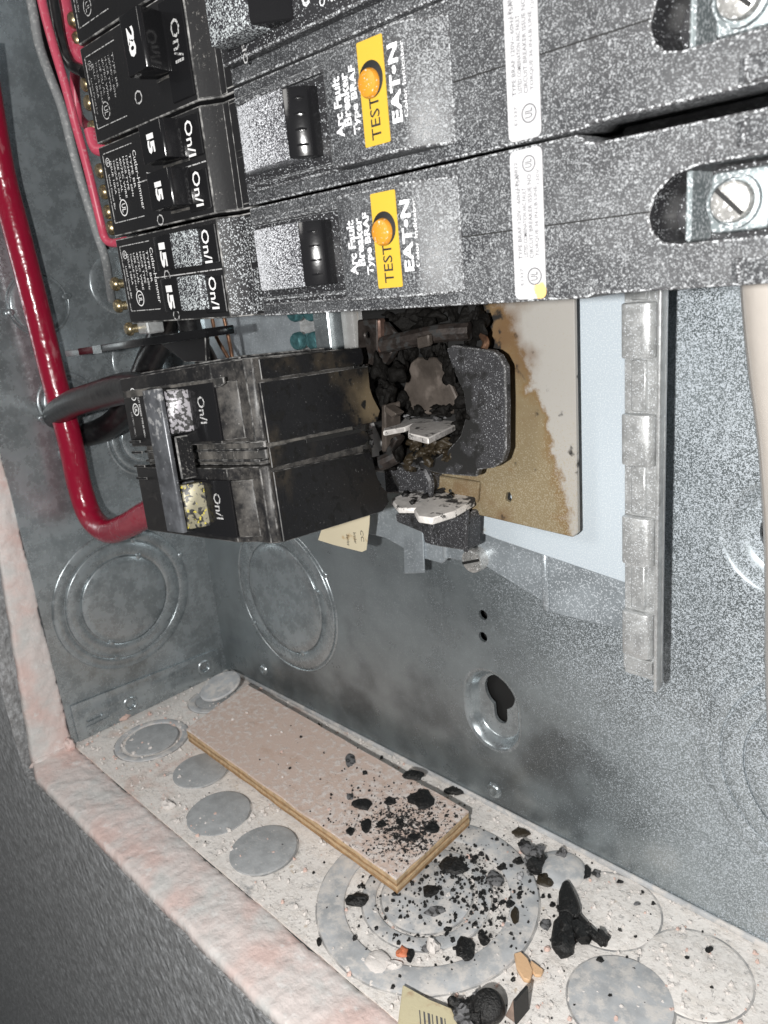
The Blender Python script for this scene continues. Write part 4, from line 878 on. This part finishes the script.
# ================================================================ WIRES
def wire(name, pts, r, mat, label, cat='wire', group=None, seg=16, sub=8):
    b = MB().tube(pts, r, seg, sub)
    return single(b, name, mat, label, cat, pts[0], group, ang=60)
red = [at(-22, 40, 1, -72), at(0, 165, 1, -70), at(17, 232, 1, -69), at(35, 302, 1, -68), at(53, 375, 1, -67), at(70, 440, 1, -67), at(80, 487, 1, -67), at(91, 517, 1, -67), at(108, 531, 1, -67), at(126, 526, 1, -68), at(142, 517, 1, -69), Vector((92, -70, 135)), Vector((116, -75, 145)), Vector((139, -79, 152))]
wire('thick_cable', red, 5.7, M.red, 'thick glossy red cable curving down to the burnt two-pole breaker', 'cable')
blk = [Vector((139, -79, 179)), Vector((122, -79, 184)), at(128, 388, 1, -77), at(96, 396, 1, -75), at(72, 404, 1, -72), at(55, 416, 1, -67), at(57, 430, 1, -61), at(84, 435, 1, -54), at(112, 424, 1, -49), at(134, 398, 1, -46), at(150, 360, 1, -43), at(162, 335, 1, -42), at(172, 300, 1, -40)]
wire('looped_cable', blk, 5.9, M.blackwire, 'thick black cable looping out from the burnt two-pole breaker', 'cable')
wire('black_cable', [at(186, 310, 1, -50), at(194, 340, 1, -48), at(204, 356, 1, -46), at(214, 380, 1, -46)], 4.4, M.blackwire, 'short black cable dropping behind the flat black bar', 'cable')
for i, (pts, r, m_, lb, nm) in enumerate((
    ([at(34, -40, 1, -82), at(43, 6, 1, -82), at(53, 44, 1, -82), at(66, 88, 1, -81), at(76, 126, 1, -80), at(88, 170, 1, -79), at(100, 220, 1, -78), at(105, 238, 1, -77), at(113, 243, 1, -76), at(126, 241, 1, -75)], 1.45, M.pink, 'long thin pinkish red wire running down the left stack to a tandem breaker', 'red_wire'),
    ([at(56, -40, 1, -72), at(63, 6, 1, -72), at(69, 32, 1, -72), at(79, 52, 1, -72), at(94, 70, 1, -71)], 3.0, M.pink, 'bright red wire beside the top left breaker, bundled thickest', 'red_wire'),
    ([at(62, -40, 1, -68), at(70, 30, 1, -68), at(75, 60, 1, -68), at(75, 90, 1, -68), at(79, 116, 1, -68), at(92, 130, 1, -68)], 1.7, M.pink, 'red wire hooking behind the breaker numbered 20', 'red_wire'),
    ([at(46, -40, 1, -77), at(54, 6, 1, -77), at(60, 38, 1, -77), at(70, 63, 1, -76), at(84, 72, 1, -75)], 1.9, M.blackwire, 'black wire curving into the breaker numbered 20', 'black_wire'),
    ([at(22, -40, 1, -76), at(32, 6, 1, -76), at(39, 44, 1, -76), at(50, 76, 1, -76), at(62, 108, 1, -75), at(72, 147, 1, -74), at(82, 184, 1, -73), at(96, 230, 1, -71), at(106, 262, 1, -68), at(112, 300, 1, -60)], 1.6, M.graywire, 'dusty gray wire leftmost in the bundle beside the left stack', 'gray_wire'),
    ([at(30, -40, 1, -70), at(39, 6, 1, -70), at(48, 50, 1, -70), at(62, 98, 1, -69), at(76, 150, 1, -68), at(92, 210, 1, -66), at(104, 250, 1, -64)], 2.2, M.blackwire, 'black wire between the gray wire and the long pinkish one', 'black_wire'),
    ([at(90, 130, 1, -78), at(96, 148, 1, -78), at(108, 150, 1, -76)], 2.0, M.pink, 'short red wire end entering the clean tandem breaker', 'red_wire'),
    ([at(212, 318, 1, -38), at(217, 338, 1, -37), at(228, 358, 1, -36), at(236, 380, 1, -36)], .75, M.copper, 'left one of two thin bare copper wires above the burnt breaker', 'copper_wire'),
    ([at(224, 318, 1, -38), at(229, 340, 1, -37), at(233, 360, 1, -36), at(240, 380, 1, -36)], .75, M.copper, 'right one of two thin bare copper wires above the burnt breaker', 'copper_wire'))):
    wire(nm, pts, r, m_, lb, 'wire', None, 12, 8)
# cream cable at the right
cr = [at(787, 180, 1, -40), at(790, 290, 1, -38), at(795, 360, 1, -36), at(803, 430, 1, -34), at(807, 500, 1, -32), at(808, 580, 1, -28), at(805, 680, 1, -20), at(808, 800, 1, -12)]
wire('cream_cable', cr, 9.0, M.cream, 'thick cream sheathed cable hanging at the right edge of the photo', 'cable')
# flat black bar with bare silver end, below the lowest tandem breaker
bar = thing('terminal_bar', 'flat black bar with a bare silver tip under the lowest tandem breaker', 'terminal bar', at(140, 345, 1, -64))
def seg(q0, q1, th, y, dy): 
    a, c = at(*q0, 1, y), at(*q1, 1, y); return [(a.x, a.z + th / 2), (c.x, c.z + th / 2), (c.x, c.z - th / 2), (a.x, a.z - th / 2)]
MB().prism(seg((78, 352), (205, 333), 3.0, -64, 0), 1, -64, -52, .4, 2).build('bar', M.plastic_gloss, bar)
MB().prism(seg((64, 354), (77, 353), 2.6, -64, 0), 1, -63.5, -53, .4, 2).build('bar_tip', M.lug, bar)
MB().prism(seg((93, 350), (101, 349), 3.4, -64.2, 0), 1, -64.4, -64.0, .1).build('bare_patch', M.lug, bar)
MB().prism([(v.x, v.z) for v in (at(160, 344, 1, -56), at(205, 336, 1, -56), at(206, 362, 1, -56), at(184, 362, 1, -56))], 1, -56, -54, .3).build('web_plate', M.plastic, bar)

# ================================================================ PLYWOOD STRIP
a_, b_, c_, d_ = at(186, 729, 2, 8), at(247, 684, 2, 8), at(469, 811, 2, 8), at(396, 879, 2, 8)
ply = thing('plywood_strip', 'dusty strip of plywood lying on the box floor with soot at one end', 'wood strip', ((a_ + c_) / 2).to_tuple()[:2] + (0.9,))
quad = [(a_.x, a_.y), (d_.x, d_.y), (c_.x, c_.y), (b_.x, b_.y)]
def inset(k): 
    c0 = Vector((sum(q[0] for q in quad) / 4, sum(q[1] for q in quad) / 4)); return [tuple(c0 + (Vector(q) - c0).normalized() * ((Vector(q) - c0).length - k)) for q in quad]
def ragged(q, amp, seed, n_=26):
    o = []
    for i in range(4):
        p0, p1 = Vector(q[i]), Vector(q[(i + 1) % 4]); nn = Vector((p1.y - p0.y, p0.x - p1.x)).normalized()
        m_ = n_ if (p1 - p0).length > 80 else 9
        for k_ in range(m_):
            p_ = p0.lerp(p1, k_ / m_); o.append(tuple(p_ + nn * (amp * mnoise.noise(Vector((p_.x * .3, p_.y * .3, seed))) if k_ else 0)))
    return o
for i, (z0, z1, k_, m_) in enumerate(((1.0, 2.6, .25, M.ply_b), (2.62, 4.1, 0.0, M.ply_a), (4.12, 5.4, .3, M.ply_b), (5.42, 7.1, .05, M.ply_a), (7.12, 8.0, .1, M.ply_top))):
    MB().prism(ragged(inset(k_), .55, i * 3.1), 2, z0, z1, .15).build('face_veneer' if i == 4 else 'veneer', m_, ply)

# ================================================================ DEBRIS
rng = random.Random(77)
def flake(px, py, w, h, z, seed, mat, label, name='char_fragment', cat='char fragment', group='char fragments on the box floor', thick=None, rot=None):
    """angular flake: irregular polygon with thickness, sized in pixels as seen in the photo"""
    r = random.Random(seed); c = at(px, py, 2, z)
    ux = (at(px + w / 2, py, 2, z) - c); uy = (at(px, py - h / 2, 2, z) - c)
    n_ = 15; poly = []
    rr = rot if rot is not None else 0
    for k_ in range(n_):
        t_ = 2 * math.pi * k_ / n_ + r.uniform(-.12, .12); q = .9 + .30 * mnoise.noise(Vector((math.cos(t_) * 1.1, math.sin(t_) * 1.1, seed * 2.3))) * 1.6 + r.uniform(-.09, .09)
        a, d = math.cos(t_) * q, math.sin(t_) * q
        a, d = a * math.cos(rr) - d * math.sin(rr), a * math.sin(rr) + d * math.cos(rr)
        v = ux * a + uy * d; poly.append((v.x, v.y))
    th = thick or max(.5, min(2.2, ux.length * .33))
    t = bmesh.new(); rings = [[t.verts.new((p[0] * f_, p[1] * f_, th * h_)) for p in poly] for f_, h_ in ((.93, 0), (1, .3), (.84, .72), (.45, .95))]
    for q_ in rings[2]: q_.co += Vector((r.uniform(-.2, .2), r.uniform(-.2, .2), th * r.uniform(-.18, .25)))
    for q_ in rings[3]: q_.co += Vector((r.uniform(-.2, .2), r.uniform(-.2, .2), th * r.uniform(-.3, .3)))
    cc = t.verts.new((0, 0, th * r.uniform(.7, 1.2)))
    t.faces.new(rings[0][::-1])
    for ra_, rb_ in zip(rings, rings[1:]):
        for k_ in range(n_): t.faces.new((ra_[k_], ra_[(k_ + 1) % n_], rb_[(k_ + 1) % n_], rb_[k_]))
    for k_ in range(n_): t.faces.new((rings[3][k_], rings[3][(k_ + 1) % n_], cc))
    bmesh.ops.recalc_face_normals(t, faces=t.faces)
    b = MB(); b.add(t); o = b.build(name, mat, None, ang=48); o.location = Vector((c.x, c.y, z)) * S
    return tag(o, label, cat, group)
ZP = 8.05
ONP = (  # fragments on the plywood: px, py, w, h, label
    (362, 805, 24, 11, 'long flat black flake in the middle of the plywood strip'),
    (420, 800, 26, 22, 'largest black chunk on the sooty end of the plywood'),
    (351, 761, 10, 15, 'gray black flake on the plain upper part of the plywood'),
    (366, 826, 12, 18, 'narrow black flake below the long flat one on the plywood'),
    (350, 831, 9, 10, 'small pointed black flake nearest the long plywood edge'),
    (390, 801, 14, 9, 'black flake between the long flat one and the largest chunk'),
    (382, 824, 10, 9, 'small black flake right of the narrow one on the plywood'),
    (432, 828, 15, 13, 'black chunk right in the soot near the plywood end'),
    (400, 822, 9, 9, 'small black chunk in the middle of the plywood soot'),
    (350, 797, 8, 7, 'tiny gray flake left of the long flat black one'),
    (413, 838, 13, 9, 'black flake in the thick of the soot on the plywood'),
    (365, 773, 6, 5, 'tiny black speck below the gray black flake'))
for i, (x, y, w, h, lb) in enumerate(ONP): flake(x, y, w, h, ZP, 10 + i, M.char if i not in (2, 9) else M.char_gray, lb)
ONF = (
    (413, 776, 24, 9, 'black flake on the far edge of the plywood by the back wall', M.char, 9),
    (455, 792, 24, 9, 'black flake behind the plywood corner by the back wall', M.char, .3),
    (408, 759, 9, 8, 'small black crumb by the back wall behind the plywood', M.char, .3),
    (357, 901, 28, 13, 'curled black flake lying left of the plywood corner', M.char, .9),
    (453, 866, 28, 18, 'charcoal heap in front of the plywood end', M.char, .9),
    (431, 892, 16, 14, 'black chunk inside the big knockout below the plywood end', M.char, .9),
    (495, 879, 18, 17, 'dark gray chunk on the inner ring of the big knockout', M.char_gray, .9),
    (502, 867, 9, 8, 'small black crumb above the dark gray chunk', M.char, .9),
    (520, 833, 21, 9, 'flat brown black flake by the back wall', M.char_brown, .3),
    (545, 881, 22, 13, 'brown black leaf shaped flake beside the domed knockout', M.char_brown, .9),
    (518, 861, 10, 9, 'black crumb left of the ash gray cluster', M.char, .9),
    (465, 950, 20, 26, 'glossy black lump at the front of the big knockout', M.char, .9),
    (483, 940, 12, 18, 'small black lump right of the glossy lump', M.char, .9),
    (436, 912, 22, 12, 'gray black flake in the dust band of the big knockout', M.char_gray, .4),
    (515, 915, 9, 20, 'narrow dark sliver on the outer knockout ring', M.char_brown, .9),
    (510, 904, 12, 8, 'black crumb above the narrow dark sliver', M.char, .5),
    (546, 925, 13, 14, 'gray chunk left of the big char wedge', M.char_gray, .5),
    (587, 872, 9, 15, 'narrow black splinter right of the domed knockout', M.char, .5),
    (597, 874, 11, 8, 'tangled black scrap beside the narrow splinter', M.char_gray, .5),
    (620, 882, 9, 4, 'tiny black flake by the back wall on the right', M.char, .5),
    (637, 904, 8, 4, 'tiny gray sliver on the dusty mound', M.char_gray, 1.2),
    (687, 958, 6, 4, 'tiny black crumb near the right round knockout', M.char, .6),
    (709, 950, 8, 8, 'little black crumb on the right round knockout', M.char, 1.8),
    (410, 955, 9, 16, 'black chip beside the orange chip', M.char, .9),
    (426, 949, 12, 9, 'gray black crumb right of the orange chip', M.char_gray, .5),
    (319, 942, 6, 9, 'small black crumb by the front plaster edge', M.char, .6),
    (561, 944, 7, 7, 'tiny black crumb right below the char wedge', M.char, .6),
    (600, 960, 9, 6, 'small black crumb right of the char wedge foot', M.char, .6),
    (552, 905, 7, 6, 'small dark crumb above the gray chunk', M.char, .6),
    (448, 930, 9, 6, 'little black crumb on the front of the outer ring', M.char, .9),
    (396, 936, 8, 6, 'little black crumb in the dust left of the gray black flake', M.char, .5),
    (484, 905, 9, 7, 'little black crumb in the right dust band', M.char, .5),
    (530, 872, 9, 12, 'dark sliver below the white flake', M.char_gray, .5),
    (475, 858, 8, 6, 'little black crumb right of the charcoal heap', M.char, .9))
for i, (x, y, w, h, lb, m_, z) in enumerate(ONF): flake(x, y, w, h, z, 60 + i, m_, lb)
# ash gray cluster by the back wall
cl = thing('ash_cluster', 'crumpled ash gray and black lump by the back wall', 'char fragment', at(533, 858, 2, .5), 'char fragments on the box floor')
for i, (x, y, r_, m_) in enumerate(((528, 850, 4.0, M.char_gray), (537, 855, 4.2, M.char_gray), (535, 866, 4.6, M.char), (541, 861, 3.4, M.char), (524, 845, 2.6, M.char), (530, 862, 3.2, M.char_gray))):
    p = at(x, y, 2, 2.5); MB().blob(p, (r_ * .7, r_ * .7, 2.4), i + 900, 2, .5).build('ash_lobe', m_, cl, ang=40)
# the big char wedge with its splinter
wd = thing('char_wedge', 'biggest piece of char, a black wedge with a broken splinter beside it', 'char fragment', at(565, 930, 2, .4), 'char fragments on the box floor')
def zpoly(pts, z0, z1, nm, m_, par, bev=.3):
    q = [at(a, c, 2, z0) for a, c in pts]; return MB().prism([(v.x, v.y) for v in q], 2, z0, z1, bev).build(nm, m_, par)
zpoly([(563, 889), (569, 888), (577, 905), (581, 917), (578, 926), (573, 924), (575, 950), (568, 958), (557, 957), (551, 948), (554, 928), (559, 925), (559, 900)], .6, 4.6, 'wedge_body', M.char, wd, .8)
zpoly([(578, 916), (586, 925), (598, 937), (608, 945), (606, 949), (596, 944), (584, 936), (576, 926)], .6, 3.2, 'splinter', M.char, wd, .5)
for i, (x, y, r_) in enumerate(((563, 945, 4.4), (568, 910, 3.6), (583, 932, 3.4), (602, 938, 2.2), (564, 930, 3.4))):
    MB().blob(at(x, y, 2, 3.0), (r_, r_ * .8, 2.2), i + 950, 2, .45).build('char_lobe', M.char, wd, ang=40)
# pale and coloured chips
flake(433, 948, 15, 14, .9, 301, M.crumb, 'white plaster lump beside the glossy black lump', 'plaster_chip', 'plaster chip', 'plaster chips on the box floor', 2.5)
flake(376, 961, 28, 22, .9, 302, M.crumb, 'broad white plaster flake on the outer knockout ring', 'plaster_chip', 'plaster chip', 'plaster chips on the box floor', 1.2)
flake(393, 966, 18, 9, .9, 303, M.crumb, 'thin white plaster flake below the orange chip', 'plaster_chip', 'plaster chip', 'plaster chips on the box floor', 1.2)
flake(402, 953, 15, 11, .9, 304, M.chip_orange, 'orange chip on the outer knockout ring', 'orange_chip', 'plastic chip', None, 1.2)
flake(520, 877, 9, 7, .9, 305, M.label_white, 'small bright white flake by the ash gray cluster', 'plaster_chip', 'plaster chip', 'plaster chips on the box floor', 1.4)
flake(562, 857, 14, 11, .5, 306, M.char_gray, 'pale gray nugget above the domed knockout', 'gray_nugget', 'char fragment', 'char fragments on the box floor', 3)
flake(117, 716, 34, 14, .5, 307, M.crumb_pink, 'pink plaster slab in the left corner of the box floor', 'plaster_chip', 'plaster chip', 'plaster chips on the box floor', 3)
flake(168, 806, 14, 10, .5, 308, M.crumb, 'white plaster lump between the left gray knockouts', 'plaster_chip', 'plaster chip', 'plaster chips on the box floor', 2)
flake(236, 681, 8, 7, .5, 309, M.crumb_pink, 'pink crumb by the far corner knockout', 'plaster_chip', 'plaster chip', 'plaster chips on the box floor', 2)
def outline(name, pts, z0, z1, mat, label, cat, tilt=0, group=None):
    q = [at(a, c, 2, z0) for a, c in pts]; c0 = sum(q, Vector()) / len(q)
    b = MB().prism([(v.x, v.y) for v in q], 2, z0, z1, .3)
    return single(b, name, mat, label, cat, (c0.x, c0.y, z0), group)
outline('tan_chip', [(514, 957), (521, 955), (528, 962), (533, 974), (530, 984), (524, 983), (517, 972)], .9, 2.6, M.chip_tan, 'longer tan plastic chip at the front of the floor', 'plastic chip')
outline('tan_chip', [(531, 962), (544, 972), (541, 978), (535, 978), (530, 970)], .9, 2.0, M.chip_tan, 'smaller tan plastic chip tucked behind the longer one', 'plastic chip')
# yellowed card with ruled lines, standing brown piece, char puck at the front edge
card = outline('yellowed_card', [(403, 986), (430, 1001), (452, 1010), (462, 1036), (396, 1040)], 3.0, 3.8, M.card, 'yellowed card with a printed barcode at the bottom edge', 'card')
ORG[card.name] = Vector(card.location) / S
for i in range(7):
    p = at(419 + i * 4.2, 1010 + i * 1.4, 2, 3.85); q = at(421 + i * 4.2, 1036 + i, 2, 3.85); w = .35 + .2 * (i % 3)
    MB().prism([(p.x, p.y), (p.x + w, p.y + w * .3), (q.x + w, q.y + w * .3), (q.x, q.y)], 2, 3.82, 3.88, 0).build('barcode_bar', M.print_faint, card)
pk = thing('char_puck', 'round black char puck fused to a crumpled gray lump at the bottom edge', 'char fragment', at(488, 1008, 2, 2), 'char fragments on the box floor')
MB().lathe([(0, 3.2), (3.6, 3.0), (4.6, 2.2), (4.9, 0.8), (4.7, -1.5), (0, -1.5)], at(489, 1007, 2, 4), (0.15, -0.5, 0.85), 26).build('puck', M.char, pk, ang=60)
for i, (x, y, r_) in enumerate(((456, 1004, 2.6), (462, 1014, 3.0), (470, 1008, 2.8), (466, 1022, 3.4), (476, 1020, 3.0), (480, 998, 1.8))):
    MB().blob(at(x, y, 2, 3), (r_, r_ * .8, 2.4), i + 970, 2, .5).build('ash_lobe', M.char_gray if i % 2 else M.char, pk, ang=40)
fb = thing('brown_fiber_scrap', 'brown fiber scrap standing on edge beside the char puck', 'scrap', at(508, 1020, 2, .9))
p0, p1 = at(498, 1024, 2, 1), at(515, 1022, 2, 1)
MB().prism([(p0.x, 1.0), (p1.x, 1.0), (p1.x, 10), (p0.x + 2.0, 6)], 1, p1.y - .4, p1.y + .8, .2).build('scrap_face', M.brown, fb)
MB().box(p1.x + .1, p1.x + 1.0, p1.y - .6, p1.y + 6, 1.0, 10.2, .2).build('scrap_edge', M.print_black, fb)

def crumbs(name, count, mat, fn, smin, smax, label):
    """countless crumbs: one mesh of little tetra-ish chips"""
    r = random.Random(hash(name) % 1000 if False else len(name) * 31 + count); verts, faces = [], []
    n_ = 0
    while n_ < count:
        x, y, z, k_ = fn(r)
        if k_ < r.random(): continue
        n_ += 1
        s_ = smin + (smax - smin) * r.random() ** 3; i0 = len(verts); a0 = r.uniform(0, 6.28); e = r.uniform(.5, 1.3)
        for j in range(5):
            a = a0 + j * 1.257; q = s_ * r.uniform(.6, 1.1)
            verts.append(((x + math.cos(a) * q) * S, (y + math.sin(a) * q * e) * S, z * S))
        for j in range(5):
            a = a0 + j * 1.257 + .3; q = s_ * r.uniform(.3, .8)
            verts.append(((x + math.cos(a) * q) * S, (y + math.sin(a) * q * e) * S, (z + s_ * r.uniform(.5, 1.1)) * S))
        for j in range(5): faces.append((i0 + j, i0 + (j + 1) % 5, i0 + 5 + (j + 1) % 5, i0 + 5 + j))
        faces.append(tuple(i0 + 5 + j for j in range(5)))
    me = bpy.data.meshes.new(name); me.from_pydata(verts, [], faces); me.materials.append(mat); me.update()
    o = bpy.data.objects.new(name, me); COL.objects.link(o)
    return tag(o, label, None, None, 'stuff')
def inside(x, y, q):
    s_ = [(q[(i + 1) % 4][0] - q[i][0]) * (y - q[i][1]) - (q[(i + 1) % 4][1] - q[i][1]) * (x - q[i][0]) for i in range(4)]
    return all(v > 0 for v in s_) or all(v < 0 for v in s_)
def floor_plaster(r):
    x, y = r.uniform(1, 358), r.uniform(-94, -1)
    if inside(x, y, quad): return x, y, 8.0, .03
    rad = math.hypot(x - BK[0], y - BK[1])
    return x, y, .3, (.9 if y < -80 or y > -8 or x > 225 or x < 60 else .5) * (.35 if 30 < rad < 40 else 1)
def char_floor(r):
    x, y = (r.gauss(213, 19), r.gauss(-40, 15)) if r.random() < .7 else (r.gauss(232, 40), r.gauss(-48, 26))
    if not (2 < x < 356 and -94 < y < -1): return 0, 0, 0, 0
    if inside(x, y, quad): return x, y, 8.0, .15
    rad = math.hypot(x - BK[0], y - BK[1])
    return x, y, (.9 if rad < 16.5 or 18.5 < rad < 23.5 or 30 < rad < 40 else .1), (1.0 if rad < 30 else .55 if rad < 40 else .45)
def char_ply(r):
    x, y = r.gauss(181, 17), r.gauss(-37, 12)
    return x, y, 8.0, 1.0 if inside(x, y, inset(1.2)) else 0
def char_scatter(r):
    x, y = r.uniform(90, 355), r.uniform(-94, -1)
    return x, y, (8.0 if inside(x, y, quad) else .5), .8
crumbs('plaster_crumbs', 1900, M.crumb, floor_plaster, .15, 1.2, 'white plaster crumbs strewn over the box floor')
crumbs('pink_plaster_crumbs', 420, M.crumb_pink, floor_plaster, .15, 1.3, 'pinkish plaster crumbs on the box floor')
crumbs('char_crumbs', 1300, M.char, char_floor, .07, 1.15, 'black char crumbs over the big knockout')
crumbs('plywood_soot', 900, M.char, char_ply, .06, .65, 'soot and char crumbs on the plywood end')
crumbs('scattered_char_crumbs', 170, M.char, char_scatter, .2, 1.1, 'stray black crumbs scattered on floor and plywood')

# ---------------------------------------------------------------- fit the lettering to its measured size
bpy.context.view_layer.update()
dg = bpy.context.evaluated_depsgraph_get()
for o, L_, H_, ori, pos in TXT:
    d = o.dimensions
    sx, sy = L_ * S / max(d.x, 1e-6), H_ * S / max(d.y, 1e-6)
    me = bpy.data.meshes.new_from_object(o.evaluated_get(dg)); me.name = o.name
    me.transform(ori.to_4x4() @ Matrix.Diagonal((sx, sy, 1, 1)))
    m_ = bpy.data.objects.new('lettering', me); COL.objects.link(m_); m_.parent = o.parent; m_.location = pos * S
    old = o.data; bpy.data.objects.remove(o); bpy.data.curves.remove(old)
